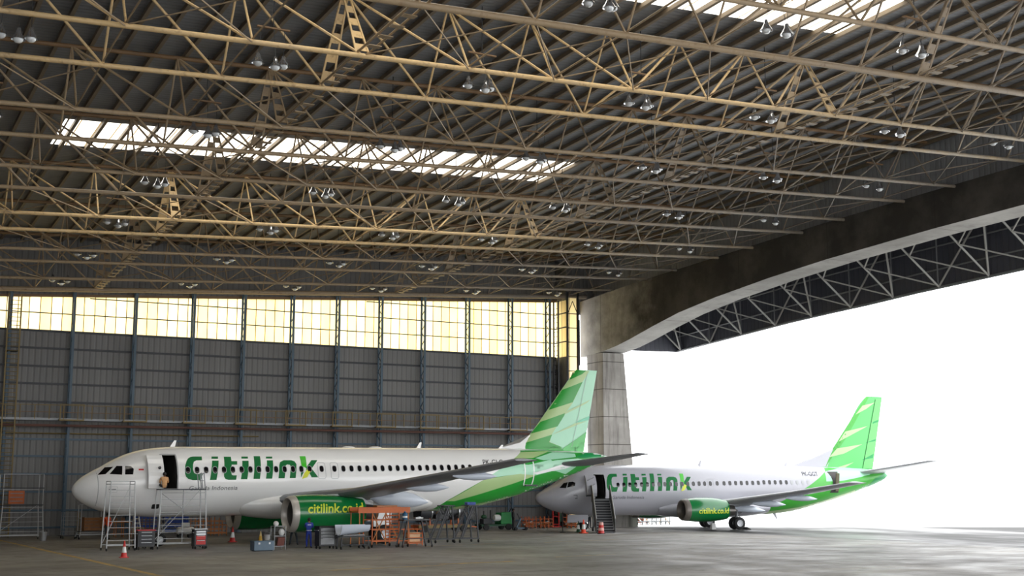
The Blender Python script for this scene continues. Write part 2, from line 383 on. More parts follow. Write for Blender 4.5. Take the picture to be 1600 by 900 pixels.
# roof trusses ----------------------------------------------------
CH = [((34.41, 19.98, 21.76), (38.5, 19.69, 21.63)), ((43.88, 19.53, 21.32), (47.96, 19.32, 21.49)), ((53.34, 19.04, 21.18), (57.43, 18.82, 21.05)),
      ((62.81, 18.67, 20.87), (66.9, 18.51, 20.7)), ((72.28, 18.28, 20.52), (76.37, 18.12, 20.41)), ((81.74, 17.9, 20.25), (85.83, 17.8, 20.12)), ((91.21, 17.47, 19.91), (95.3, 17.25, 19.82))]
XN = [-3.6, .4, 4.4, 8.5, 13., 17.3, 21.8, 25.7, 29.6, 33.5, 37.3, 40.9, 45.1, 49.2, 53.3, 57.2]
HEAVY = (5, 11)
def cz(c, X): return c[1]+(c[2]-c[1])*(X-10)/45
TW = ['nearest the camera', 'second from the camera', 'third from the camera', 'middle one of the seven', 'third from the back wall', 'second from the back wall', 'right above the back wall']
MID = 8
def batten(p, q, name, parent, m, side):
    """flat battened strut: two rails and plates with openings between"""
    p = V3(p); q = V3(q); d = q-p; b = MB(); sv = V3(side)*.26; s0 = V3(side)*.12
    b.bar(p-s0, q-sv, .07); b.bar(p+s0, q+sv, .07)
    n = 5
    for k in range(n):
        a, c = p+d*((k+.1)/n), p+d*((k+.62)/n); wa = s0.lerp(sv, (k+.1)/n); wc = s0.lerp(sv, (k+.62)/n)
        nn = d.cross(V3(side)).normalized()*.012
        b.add([a-wa-nn, a+wa-nn, c+wc-nn, c-wc-nn, a-wa+nn, a+wa+nn, c+wc+nn, c-wc+nn], [(0, 1, 2, 3), (7, 6, 5, 4), (0, 4, 5, 1), (2, 6, 7, 3), (1, 5, 6, 2), (0, 3, 7, 4)])
    return b.build(name, m, parent)
for k, (a, c) in enumerate(CH):
    yu = (a[0]+c[0])/2
    t = thing('roof_truss', 'cream tubular roof truss spanning left to right, %s' % TW[k], 'roof truss', (0, yu, 18), 0, 'main roof trusses')
    ya, yb = a[0]-yu, c[0]-yu
    A = [V3((X, ya, cz(a, X)-18)) for X in XN]; B = [V3((X, yb, cz(c, X)-18)) for X in XN]; U = [V3((X, 0, roofz(X, yu)-18)) for X in XN]
    mm = M_CREAM if k in (1, 4) else M_CREAM_SHADE  # trusses next to the skylights get the lit cream, others the shaded copy
    for line, r, nm in ((A, .1, 'lower_chord'), (B, .13 if k == 0 else .18 if k == 6 else .1, 'lower_chord'), (U, .1, 'upper_chord')):
        e0 = line[0]+V3((-1.8, 0, -.08)); e1 = line[-1]+V3((1.75, 0, .07))
        o = MB().tube(e0, e1, r, n=10).build(nm, (M_CREAM_SHADE if (k == 0 and nm == 'lower_chord') else M_RUSTY if nm == 'upper_chord' else mm), t, True)
    for i in range(len(XN)):
        if i in HEAVY:
            batten(U[i], A[i], 'battened_post', t, mm, (1, 0, 0)); batten(U[i], B[i], 'battened_post', t, mm, (1, 0, 0))
        else:
            MB().tube(U[i], A[i], .048, n=6).build('web_post', mm, t); MB().tube(U[i], B[i], .048, n=6).build('web_post', mm, t)
        j = i+1 if i < MID else i-1
        if i != MID and 0 <= j < len(XN):
            MB().tube(U[i], A[j], .055, n=6).build('web_diagonal', mm, t); MB().tube(U[i], B[j], .055, n=6).build('web_diagonal', mm, t)
# ties that run towards the back wall, joining the lower chords
for i, X in enumerate(XN):
    pts = []
    for a, c in CH: pts += [V3((X, a[0], cz(a, X))), V3((X, c[0], cz(c, X)))]
    hv = i in HEAVY
    t = thing('roof_tie', ('doubled roof tie with battens running to the back wall, %s of the two' % ('left' if i == 5 else 'right')) if hv else 'thin roof tie running to the back wall at lower chord level, %s from the left' % ORD[i], 'roof tie', (X, 34.4, pts[0].z), 0, 'ties between the roof trusses')
    o0 = V3(t.location)
    for sx in ((-.22, .22) if hv else (0,)):
        MB().path([q-o0+V3((sx, 0, GZ)) for q in pts], .05 if hv else .04, 6).build('tie_tube', M_CREAM_SHADE, t)
    if hv:
        for q0, q1 in zip(pts, pts[1:]):
            for f in (.2, .4, .6, .8):
                P = q0.lerp(q1, f)-o0; MB().box(P, (.5, .3, .03)).build('batten_plate', M_CREAM_SHADE, t)
# crossed bracing between neighbouring trusses
for k in range(6):
    c, a = CH[k][1], CH[k+1][0]
    t = thing('cross_bracing', 'crossed thin rods at lower chord level, bay between %s and %s truss from the camera' % (ORD[k], ORD[k+1]), 'roof bracing', (0, c[0], 18), 0, 'crossed roof bracing')
    for i in range(len(XN)-1):
        if (i+k) % 5 == 4: continue
        for p, q in ((i, i+1), (i+1, i)):
            dz = .05 if p > q else -.03
            MB().tube((XN[p], 0, cz(c, XN[p])-18+dz), (XN[q], a[0]-c[0], cz(a, XN[q])-18+dz), .03, n=5).build('brace_rod', M_CREAM_SHADE, t)
# struts rising from the last chord to the gable
t = thing('gable_bracing', 'pale short struts between the last truss and the glowing band', 'roof bracing', (0, 95.3, 17))
for i in range(len(XN)-2):
    z0 = cz(CH[6][1], XN[i])-17; xm = (XN[i]+XN[i+1])/2; zm = bandtop(xm)+.4-17; z1 = cz(CH[6][1], XN[i+1])-17
    MB().tube((XN[i], 0, z0), (xm, .55, zm), .045, n=5).build('strut', M_CREAM_SHADE, t); MB().tube((XN[i+1], 0, z1), (xm, .55, zm), .045, n=5).build('strut', M_CREAM_SHADE, t)

# pendant lamp clusters ------------------------------------------
M_GLASSY = mat('lamp_reflector', (214, 216, 220), .12, .9, .05, 3); M_BULB = mat('lamp_glass', (225, 228, 230), .08, .0, .03, 3, coat=1.)
LX = [5.2, 14.4, 23.4, 31.4, 38.5, 46.8, 54.6]
proto = None
for k in range(7):
    a, c = CH[k]; yu = (a[0]+c[0])/2
    for q, X in enumerate(LX):
        zl = 18.3+.0496*X-.0383*(yu-60)
        lab = 'pendant lamp trio, %s from the left, under the %s' % (ORD[q], ['truss nearest the camera', 'second truss from the camera', 'third truss from the camera', 'middle roof truss', 'third truss from the wall', 'second truss from the wall', 'truss at the back wall'][k])
        if proto is None:
            t = proto = thing('pendant_light_cluster', lab, 'ceiling lamp', (X, yu, zl), 0, 'pendant lamp clusters')
            MB().box((0, 0, 1.5), (1.3, .12, .06)).build('bracket', M_RUSTY, t)
            MB().tube((0, 0, 1.5), (0, 0, 3.6), .02, n=5).build('hanger_rod', M_DARKSTEEL, t)
            for xx, yy, zz in ((-.5, .25, .12), (.02, -.3, -.14), (.5, .2, .12)):
                MB().tube((xx*.9, 0, 1.5), (xx, yy, zz+.4), .012, n=5).build('cord', M_DARKSTEEL, t)
                s = MB().lathe([(.03, .44), (.07, .40), (.09, .28), (.15, .16), (.24, .02), (.255, 0.), (.235, .0), (.14, .15), (.08, .26)], (xx, yy, zz), n=14).build('lamp_shade', M_GLASSY, t, True)
                MB().ball((xx, yy, zz+.02), .18, 12, 8, (1, 1, .85)).build('bulb', M_BULB, s, 'all')
        else:
            t = copy_tree(proto); t.location = (X, yu, zl); t['label'] = lab

# concrete portal: pillar and arched beam ------------------------
g = NG('stained_concrete'); p = g.pos; x, y, z = g.xyz()
st = g.noise(g.scaled(p, (1.6, 1.6, .14)), 1., 5, .65); bl = g.noise(p, .35, 4, .6)
col = g.mix(g.ramp(bl, .3, .7), (134, 130, 125), (172, 168, 162)); col = g.mix(g.ramp(st, .52, .72, 0, .75), col, (74, 69, 65))
jl = g.math('LESS_THAN', g.math('FRACT', g.math('DIVIDE', z, 2.35)), .03)
col = g.mix(g.math('MULTIPLY', jl, .8), col, (60, 56, 53))
g.link(col, g.b.inputs['Base Color']); g.b.inputs['Roughness'].default_value = .85; g.bump(g.noise(p, 6, 4), .25, .02)
M_PILLAR = g.m
g = NG('beam_concrete'); p = g.pos; x, y, z = g.xyz()
st = g.noise(g.scaled(p, (1, .9, .1)), 1., 5, .65); bl = g.noise(p, .3, 5, .65)
col = g.mix(g.ramp(bl, .35, .65), (148, 145, 140), (176, 173, 168)); col = g.mix(g.ramp(st, .55, .75, 0, .5), col, (112, 108, 104))
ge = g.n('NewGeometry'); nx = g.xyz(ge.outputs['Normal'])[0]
face_shade = g.math('MULTIPLY', g.math('GREATER_THAN', g.math('ABSOLUTE', nx), .5), g.ramp(g.math('ADD', y, g.math('MULTIPLY', bl, 14.)), 92., 101., 1., 0.))      # shade painted into the upright faces, fading out near the pillar
col = g.mix(face_shade, col, g.mix(g.ramp(bl, .4, .62), (58, 55, 52), (84, 80, 76)))
jl = g.math('LESS_THAN', g.math('FRACT', g.math('DIVIDE', g.math('ADD', y, 2.), 9.5)), .006)
col = g.mix(g.math('MULTIPLY', jl, .7), col, (50, 47, 45))
g.link(col, g.b.inputs['Base Color']); g.b.inputs['Roughness'].default_value = .9; g.bump(g.noise(p, 5, 4), .2, .02)
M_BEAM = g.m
t = thing('concrete_portal', 'stained concrete pillar carrying a long arched beam over the doorway', 'concrete portal', (59, 94, 0))
def pp(X, Y, Z): return (X-59, Y-94, Z)
MB().loft([[pp(59, 92.75, 0), pp(62.4, 92.75, 0), pp(62.4, 95.4, 0), pp(59, 95.4, 0)], [pp(59, 92.75, 14.9), pp(61.15, 92.75, 14.9), pp(61.15, 95.36, 14.9), pp(59, 95.36, 14.9)]]).build('pillar', M_PILLAR, t, bevel=.03)
low = [(96.4, 14.8), (94.5, 14.85), (92.5, 15.02), (90.5, 15.28), (88.5, 15.65), (85, 16.4), (81.6, 17.05), (77, 17.65), (70.7, 18.25), (64.6, 18.68), (55.3, 19.1), (48.5, 19.3), (38, 19.4), (22, 19.3), (0, 18.6), (-14, 18)]
top = [(-14, 21.6), (22, 21.8), (48.3, 21.6), (59, 21.35), (67.2, 21.1), (81.5, 20.5), (86.9, 20.3), (97, 19.7)]
tf = lambda X: [pp(X, yy, zz) for yy, zz in low], 
lo2 = [(yy, zz) for yy, zz in low]
def topz(yy):
    for (y0, z0), (y1, z1) in zip(top, top[1:]):
        if y0 <= yy <= y1: return z0+(z1-z0)*(yy-y0)/(y1-y0)
    return 21.6
rings = [[pp(59, yy, zz), pp(61.35, yy, zz), pp(61.35, yy, topz(yy)), pp(59, yy, topz(yy))] for yy, zz in low]
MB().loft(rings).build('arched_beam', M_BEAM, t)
MB().box(pp(60.05, 94.05, 14.86), (2.0, 2.3, .1)).build('bearing_pad', M_DARKSTEEL, t)

# side sheeting between the beam and the roof
o = MB().loft([[(60.6, yy, topz(yy)+.01), (60.7, yy, topz(yy)+.01), (60.7, yy, roofz(60.6, yy)+RZ-.02), (60.6, yy, roofz(60.6, yy)+RZ-.02)] for yy in (-14, 22, 48.3, 59, 67.2, 81.5, 86.9, 97)]).build('wall_right_eaves', M_SIDE); struct(o, 'grey sheeting between the arched beam and the roof')
# sheeted canopy hanging outside the beam ------------------------
M_CAN = corrugated('dark_canopy_sheet', (70, 71, 80), 1, .5, .12); M_CANX = corrugated('dark_canopy_sheet_end', (70, 71, 80), 0, .5, .12)
t = thing('door_canopy', 'dark ribbed canopy hanging outside the arched beam, braced by pale tubes', 'canopy', (66.5, 92, 15))
def cq(X, Y, Z): return (X-66.5, Y-92, Z-15)
fz = [(92.2, 15.25), (77.1, 16.2), (72.2, 16.42), (68.7, 16.55), (63.8, 16.8), (60.3, 16.92), (55.3, 17.1), (40, 17.4), (20, 17.4), (-14, 17)]
MB().loft([[cq(66.5, yy, zz), cq(66.62, yy, zz), cq(66.62, yy, zz+6), cq(66.5, yy, zz+6)] for yy, zz in fz]).build('fascia_sheet', M_CAN, t)
MB().add([cq(61.4, 92.2, 15.15), cq(66.6, 92.2, 15.25), cq(66.6, 92.2, 21.2), cq(61.4, 92.2, 21.2)], [(0, 1, 2, 3)]).add([cq(61.4, 92.3, 15.15), cq(66.6, 92.3, 15.25), cq(66.6, 92.3, 21.2), cq(61.4, 92.3, 21.2)], [(3, 2, 1, 0)]).build('end_sheet', M_CANX, t)
MB().loft([[cq(61.3, yy, topz(yy)+.3 if yy < 90 else 20.6), cq(66.6, yy, zz+6), cq(66.6, yy, zz+6.1), cq(61.3, yy, (topz(yy) if yy < 90 else 20.3)+.5)] for yy, zz in fz]).build('top_sheet', M_ROOF, t)
MB().path([cq(66.42, yy, zz+.05) for yy, zz in fz], .1, 8).build('bottom_rail', M_GREYSTEEL, t)
for dz in (1.3, 2.9): MB().path([cq(66.4, yy, zz+dz) for yy, zz in fz], .06, 6).build('sheeting_rail', M_GREYSTEEL, t)
def fzi(yy):
    for (y0, z0), (y1, z1) in zip(fz, fz[1:]):
        if y1 <= yy <= y0: return z0+(z1-z0)*(yy-y0)/(y1-y0)
    return 17.2
M_STRUT = mat('pale_strut', (172, 171, 166), .55)
yy = 91.6; n = 0
while yy > 26:
    zz = fzi(yy)+.1
    MB().tube(cq(66.35, yy, zz), cq(61.5, yy+.3, topz(yy)-.5), .07, n=6).build('brace_tube', M_STRUT, t)
    MB().tube(cq(66.35, yy, zz), cq(66.3, yy-4.2, fzi(yy-4.2)+4.6) if n % 2 else cq(63.6, yy-2.2, fzi(yy)+3.4), .07, n=6).build('brace_tube', M_STRUT, t)
    MB().tube(cq(66.3, yy, zz), cq(66.3, yy, zz+5), .055, n=6).build('brace_tube', M_GREYSTEEL, t)
    MB().tube(cq(63.9, yy+.15, (zz+topz(yy)-.5)/2), cq(66.3, yy-4.2, fzi(yy-4.2)+.2), .055, n=6).build('brace_tube', M_STRUT, t)
    MB().tube(cq(63.9, yy+.15, (zz+topz(yy)-.5)/2), cq(61.5, yy-4.0, topz(yy-4)-.6), .055, n=6).build('brace_tube', M_STRUT, t)
    yy -= 4.25; n += 1
# ================================================================ airliners
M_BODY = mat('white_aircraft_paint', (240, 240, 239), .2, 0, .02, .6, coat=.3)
M_BODYB = mat('dimmed_white_aircraft_paint', (174, 174, 182), .25, 0, .02, .6, coat=.2)  # white of the farther airliner, darkened in its colour to offset overbright outdoor light
M_BELLY = mat('grey_aircraft_paint', (176, 178, 180), .3, 0, .04, .8)
M_WINGM = mat('wing_grey_metal', (122, 124, 128), .38, .15, .08, .7)
M_LIPB = mat('worn_inlet_metal', (112, 106, 100), .4, .3, .15, 2)
M_WINGL = mat('light_wing_metal', (172, 174, 178), .35, .1, .06, .7)
M_FAIR = mat('pale_blue_grey_fairing', (196, 204, 216), .3, 0, .03, 1)
M_GLASS = mat('dark_cabin_glass', (18, 18, 20), .08, 0, .1, 3)
M_DOORIN = mat('dark_cabin_lining', (58, 56, 54), .7, 0, .2, 2)
M_LOGO = mat('airline_green', (8, 108, 52), .5, 0, .03, 1, 0, .25); M_LGREEN = mat('airline_light_green', (64, 186, 40), .3, 0, .03, 1); M_LYEL = mat('airline_yellow', (214, 220, 50), .35, 0, .04, 1)
M_LIV = mat('livery_green', (36, 152, 50), .3, 0, .05, .7); M_OLIVE = mat('livery_pale_olive', (172, 200, 140), .3, 0, .04, .7); M_MINT = mat('livery_mint', (164, 218, 186), .3, 0, .05, .7)
M_DKG = mat('livery_dark_green', (6, 140, 72), .3, 0, .04, .7); M_TEAL = mat('livery_teal', (110, 196, 160), .3, 0, .04, .7)
M_BGRN = mat('livery_apple_green', (84, 184, 96), .3, 0, .05, .7); M_BPALE = mat('livery_pale_stripe', (172, 200, 146), .3, 0, .04, .7); M_BMID = mat('livery_mid_green', (66, 166, 58), .3, 0, .05, .7)
M_COWL = mat('engine_green', (10, 112, 54), .22, 0, .06, .8, coat=.3); M_LIP = mat('inlet_metal', (186, 181, 174), .38, .25, .1, 2); M_NOZ = mat('nozzle_metal', (120, 116, 112), .35, .85, .25, 2)
M_PANEL = mat('panel_line_grey', (170, 172, 174), .5, 0, .05, 2); M_TXTG = mat('grey_lettering', (92, 94, 98), .5, 0, .05, 2); M_FLAGR = mat('flag_red', (206, 28, 34), .4, 0, .03, 2)
M_DUCT = mat('inlet_duct', (104, 101, 99), .5, .3, .2, 3); M_TYRE = M_BLACK; M_HUB = mat('wheel_hub', (214, 216, 220), .35, .2, .05, 3)
M_WTXT = mat('engine_lettering_lime', (206, 222, 60), .4, 0, .06, 2)

def pchip(xs, ys):
    n = len(xs); h = [xs[i+1]-xs[i] for i in range(n-1)]; d = [(ys[i+1]-ys[i])/h[i] for i in range(n-1)]
    m = [0]*n; m[0] = d[0]; m[-1] = d[-1]
    for i in range(1, n-1):
        if d[i-1]*d[i] > 0:
            w1 = 2*h[i]+h[i-1]; w2 = h[i]+2*h[i-1]; m[i] = (w1+w2)/(w1/d[i-1]+w2/d[i])
    def f(x):
        if x <= xs[0]: return ys[0]
        if x >= xs[-1]: return ys[-1]
        i = 0
        while x > xs[i+1]: i += 1
        t = (x-xs[i])/h[i]; t2 = t*t; t3 = t2*t
        return ys[i]*(2*t3-3*t2+1)+h[i]*m[i]*(t3-2*t2+t)+ys[i+1]*(3*t2-2*t3)+h[i]*m[i+1]*(t3-t2)
    return f
class Fus:
    def __init__(s, T):
        xs = [t[0] for t in T]; s.L = xs[-1]; s.t = pchip(xs, [t[1] for t in T]); s.b = pchip(xs, [t[2] for t in T]); s.w = pchip(xs, [t[3] for t in T])
    def dims(s, x): t, b = s.t(x), s.b(x); return (t+b)/2, (t-b)/2, s.w(x)
    def inside(s, x, z): return -.01 <= x <= s.L+.01 and s.b(x)-.03 <= z <= s.t(x)+.03
    def place(s, x, z, off, side):
        c, h, w = s.dims(min(max(x, 0.001), s.L)); u = max(-1, min(1, (z-c)/max(h, 1e-4))); y = w*math.sqrt(1-u*u)
        n = V3((0, y/(w*w), u/h)); n.normalize()
        return V3((x, side*(y+n.y*off), c+u*h+n.z*off))
class Plate:
    """fin: leading and trailing edges as polylines z -> x, rounded section"""
    def __init__(s, le, te, t0, t1):
        s.le = pchip([p[1] for p in le], [p[0] for p in le]); s.te = pchip([p[1] for p in te], [p[0] for p in te]); s.z0 = le[0][1]; s.z1 = le[-1][1]; s.t0 = t0; s.t1 = t1
    def th(s, z): f = (z-s.z0)/(s.z1-s.z0); return s.t0+(s.t1-s.t0)*f
    def y(s, x, z):
        a, b = s.le(z), s.te(z); u = min(1, max(0, (x-a)/(b-a))); return s.th(z)*.5*(1-abs(2*(u**.72)-1)**2.2)
    def inside(s, x, z): return s.z0-.05 <= z <= s.z1+.15 and s.le(z)-.2 <= x <= s.te(z)+.2
    def place(s, x, z, off, side): 
        zz = min(max(z, s.z0), s.z1); x = min(max(x, s.le(zz)), s.te(zz)); return V3((x, side*(s.y(x, zz)+off), zz))
    def mesh(s, nz=14, nu=26):
        b = MB(); rings = []
        for j in range(nz+1):
            z = s.z0+(s.z1-s.z0)*j/nz; a, e = s.le(z), s.te(z); ring = []
            us = [(1-math.cos(math.pi*i/nu))/2 for i in range(nu+1)]
            for u in us: ring.append((a+(e-a)*u, s.y(a+(e-a)*u, z), z))
            for u in reversed(us[1:-1]): ring.append((a+(e-a)*u, -s.y(a+(e-a)*u, z), z))
            rings.append(ring)
        return b.loft(rings)
class Nac:
    """engine nacelle: radius along x, with the lower half optionally flattened"""
    def __init__(s, prof, cy, cz, sq=1.): s.p = pchip([q[0] for q in prof], [q[1] for q in prof]); s.cy = cy; s.cz = cz; s.sq = sq; s.x0 = prof[0][0]; s.x1 = prof[-1][0]
    def inside(s, x, z): return True
    def place(s, x, z, off, side):
        r = s.p(x); dz = z-s.cz; k = s.sq if dz < 0 else 1; u = max(-1, min(1, dz/(r*k))); y = r*math.sqrt(1-u*u); n = V3((0, y, dz)).normalized()
        return V3((x, s.cy+side*(y+n.y*off), s.cz+u*r*k+n.z*off))
def decal_into(bm_out, pts_faces, surf, off, side, mi, sx=.3, sz=.14):
    bm = bmesh.new()
    vs, fs = pts_faces
    V = [bm.verts.new((x, 0, z)) for x, z in vs]
    for f in fs:
        try: bm.faces.new([V[i] for i in f])
        except ValueError: pass
    bm.normal_update(); bmesh.ops.triangulate(bm, faces=bm.faces)
    xs = [v[0] for v in vs]; zs = [v[1] for v in vs]
    for ax, lo, hi, st in ((0, min(xs), max(xs), sx), (2, min(zs), max(zs), sz)):
        c = math.ceil(lo/st)*st
        while c < hi:
            if c-lo > 1e-4 and hi-c > 1e-4:
                co = [0, 0, 0]; co[ax] = c; no = [0, 0, 0]; no[ax] = 1
                bmesh.ops.bisect_plane(bm, geom=bm.verts[:]+bm.edges[:]+bm.faces[:], dist=1e-5, plane_co=co, plane_no=no)
            c += st
    idx = {}
    for f in bm.faces:
        cc = f.calc_center_median()
        if not surf.inside(cc.x, cc.z): continue
        nv = []
        for v in f.verts:
            if v not in idx: idx[v] = bm_out.verts.new(surf.place(v.co.x, v.co.z, off, side))
            nv.append(idx[v])
        try:
            nf = bm_out.faces.new(nv); nf.material_index = mi; nf.smooth = True
        except ValueError: pass
    bm.free()
def decal(name, polys, surf, mats, parent, off=.012, side=-1, sx=.3, sz=.14):
    """polys = [(points2d, material index)] or text meshes ((verts, faces), index)"""
    bo = bmesh.new()
    for p, mi in polys:
        pf = p if (isinstance(p, tuple) and len(p) == 2 and isinstance(p[1], list) and isinstance(p[1][0], tuple) and isinstance(p[1][0][0], int)) else (p, [tuple(range(len(p)))])
        decal_into(bo, pf, surf, off+.002*mi, side, mi, sx, sz)
    me = bpy.data.meshes.new(name)
    for m in (mats if isinstance(mats, list) else [mats]): me.materials.append(m)
    # outward normals
    for f in bo.faces:
        if f.normal.y*side < 0 or f.normal.length == 0:
            f.normal_update()
            if f.normal.y*side < 0: f.normal_flip()
    bo.to_mesh(me); bo.free()
    o = bpy.data.objects.new(name, me); COL.objects.link(o); o.parent = parent; return o
def text_mesh(s, x0, z0, height, width=None, shear=0., bold=0., x1=None):
    c = bpy.data.curves.new('lettering', 'FONT'); c.body = s; c.size = 1.; c.offset = bold; c.shear = shear; c.resolution_u = 3
    o = bpy.data.objects.new('lettering', c); COL.objects.link(o); bpy.context.view_layer.update()
    me = bpy.data.meshes.new_from_object(o.evaluated_get(bpy.context.evaluated_depsgraph_get()))
    vs = [(v.co.x, v.co.y) for v in me.vertices]; fs = [tuple(p.vertices) for p in me.polygons]
    bpy.data.objects.remove(o); bpy.data.curves.remove(c); bpy.data.meshes.remove(me)
    mx = max(v[0] for v in vs); mn = min(v[0] for v in vs); my = max(v[1] for v in vs); b0 = 0
    kx = (width/(mx-mn)) if width else height/my; kz = height/my
    return ([(x0+(v[0]-mn)*kx, z0+v[1]*kz) for v in vs], fs)
def rrect(xc, zc, w, h, r, n=3, sl=0.):
    pts = []
    for cx, cz, a0 in ((w/2-r, h/2-r, 0), (-w/2+r, h/2-r, 90), (-w/2+r, -h/2+r, 180), (w/2-r, -h/2+r, 270)):
        for i in range(n+1):
            a = math.radians(a0+90*i/n); pts.append((xc+cx+r*math.cos(a)+sl*(cz+r*math.sin(a)), zc+cz+r*math.sin(a)))
    return pts
def outline(xc, zc, w, h, r, t):
    a = rrect(xc, zc, w, h, r); b = rrect(xc, zc, w-2*t, h-2*t, max(.01, r-t)); n = len(a)
    return (a+b, [(i, (i+1) % n, n+(i+1) % n, n+i) for i in range(n)])
# "Citilink" letter shapes, drawn in their own units
def quad(*p): return list(p)
LOGO = [([(302, 150), (215, 150), (185, 156), (160, 171), (140, 200), (122, 245), (114, 290), (114, 335), (123, 368), (145, 392), (190, 407), (268, 405), (292, 338), (228, 342), (203, 328), (194, 292), (199, 240), (213, 206), (240, 193), (298, 191)], 0),
    (quad((402, 150), (468, 150), (463, 175), (395, 175)), 0), (quad((398, 195), (465, 195), (427, 406), (360, 406)), 0),
    ([(527, 152), (600, 152), (596, 200), (655, 200), (649, 240), (591, 240), (580, 335), (584, 350), (598, 357), (635, 357), (628, 406), (548, 406), (518, 396), (505, 372), (504, 345)], 0),
    (quad((710, 150), (778, 150), (773, 173), (705, 173)), 0), (quad((708, 197), (775, 197), (743, 401), (677, 401)), 0),
    (quad((840, 145), (908, 145), (876, 398), (808, 398)), 0), (quad((970, 150), (1037, 150), (1031, 172), (964, 172)), 0), (quad((968, 192), (1034, 192), (1005, 396), (939, 396)), 0),
    ([(1072, 394), (1092, 245), (1106, 212), (1150, 190), (1230, 190), (1264, 203), (1279, 235), (1257, 392), (1193, 392), (1211, 258), (1206, 242), (1178, 238), (1160, 250), (1138, 393)], 0),
    ([(1318, 268), (1352, 262), (1345, 330), (1315, 388)], 0), ([(1388, 262), (1452, 190), (1520, 190), (1438, 285), (1505, 385), (1432, 385), (1400, 318), (1378, 300)], 0),
    ([(1335, 145), (1400, 145), (1384, 285), (1352, 262), (1330, 262)], 1), ([(1388, 296), (1422, 318), (1382, 385), (1326, 402), (1352, 340)], 2)]
def logo(x0, x1, z0, z1):
    return [([(x0+(u-114)/(1520-114)*(x1-x0), z0+(406-v)/(406-145)*(z1-z0)) for u, v in p], mi) for p, mi in LOGO]

def fuselage_mesh(F, hole, name, parent, paint=None):
    xs = [0]; x = 0
    while x < F.L-.001:
        x += .04 if x < .3 else .12 if x < 3 else .25 if x < 6.2 else .6 if x < 22 else .3; xs.append(min(x, F.L))
    n = 64; rings = []
    for x in xs:
        c, h, w = F.dims(x); rings.append([(x, w*math.sin(2*math.pi*i/n), c+h*math.cos(2*math.pi*i/n)) for i in range(n)])
    b = MB().loft(rings)
    o = b.build(name, paint or M_BODY, parent, 'all')
    x0, x1, z0, z1 = hole
    bm = bmesh.new(); bm.from_mesh(o.data)
    for co, no in (((x0, 0, 0), (1, 0, 0)), ((x1, 0, 0), (1, 0, 0)), ((0, 0, z0), (0, 0, 1)), ((0, 0, z1), (0, 0, 1))):
        bmesh.ops.bisect_plane(bm, geom=bm.verts[:]+bm.edges[:]+bm.faces[:], dist=1e-5, plane_co=co, plane_no=no)
    dead = [f for f in bm.faces if f.calc_center_median().y < -.3 and x0 < f.calc_center_median().x < x1 and z0 < f.calc_center_median().z < z1]
    bmesh.ops.delete(bm, geom=dead, context='FACES'); bm.to_mesh(o.data); bm.free()
    return o
def cabin_box(F, hole, parent):
    x0, x1, z0, z1 = hole; b = MB(); y0 = -F.place((x0+x1)/2, (z0+z1)/2, -.04, 1).y; y1 = .9
    def pl(p): b.add(p, [(0, 1, 2, 3)])
    yt = -F.place(x0, z1, -.05, 1).y; yb = -F.place(x0, z0, -.05, 1).y
    pl([(x0, yb, z0), (x0, y1, z0), (x0, y1, z1), (x0, yt, z1)]); pl([(x1, yb, z0), (x1, y1, z0), (x1, y1, z1), (x1, yt, z1)])
    pl([(x0, yb, z0), (x1, yb, z0), (x1, y1, z0), (x0, y1, z0)]); pl([(x0, yt, z1), (x1, yt, z1), (x1, y1, z1), (x0, y1, z1)]); pl([(x0, y1, z0), (x1, y1, z0), (x1, y1, z1), (x0, y1, z1)])
    o = b.build('cabin_interior', M_DOORIN, parent)
    MB().box((x0+.2, -.1, z0+.85), (.34, .5, 1.5)).build('galley_cart', M_ALU, o)
    return o
AF = [(0, 0), (.02, .028), (.08, .05), (.22, .066), (.4, .068), (.62, .05), (.84, .022), (1, .003)]
def wing_mesh(secs, side, tk=1.):
    """secs = (y, x leading edge, chord, z, thickness ratio)"""
    rings = []
    for y, xl, c, z, t in secs:
        k = t/.12*tk; up = [(xl+c*u, side*y, z+c*v*k*1.05) for u, v in AF]; dn = [(xl+c*u, side*y, z-c*v*k*.85) for u, v in reversed(AF[1:-1])]
        rings.append(up+dn)
    return MB().loft(rings)
def canoe(x0, x1, y, z, w, h, droop=0.):
    rings = []; n = 12
    for f, s in ((0, .06), (.08, .45), (.25, .85), (.5, 1), (.72, .85), (.9, .42), (1, .05)):
        x = x0+(x1-x0)*f; rings.append([(x, y+w*.5*s*math.cos(2*math.pi*i/n), z-droop*f*f+h*.5*s*math.sin(2*math.pi*i/n)) for i in range(n)])
    return MB().loft(rings)
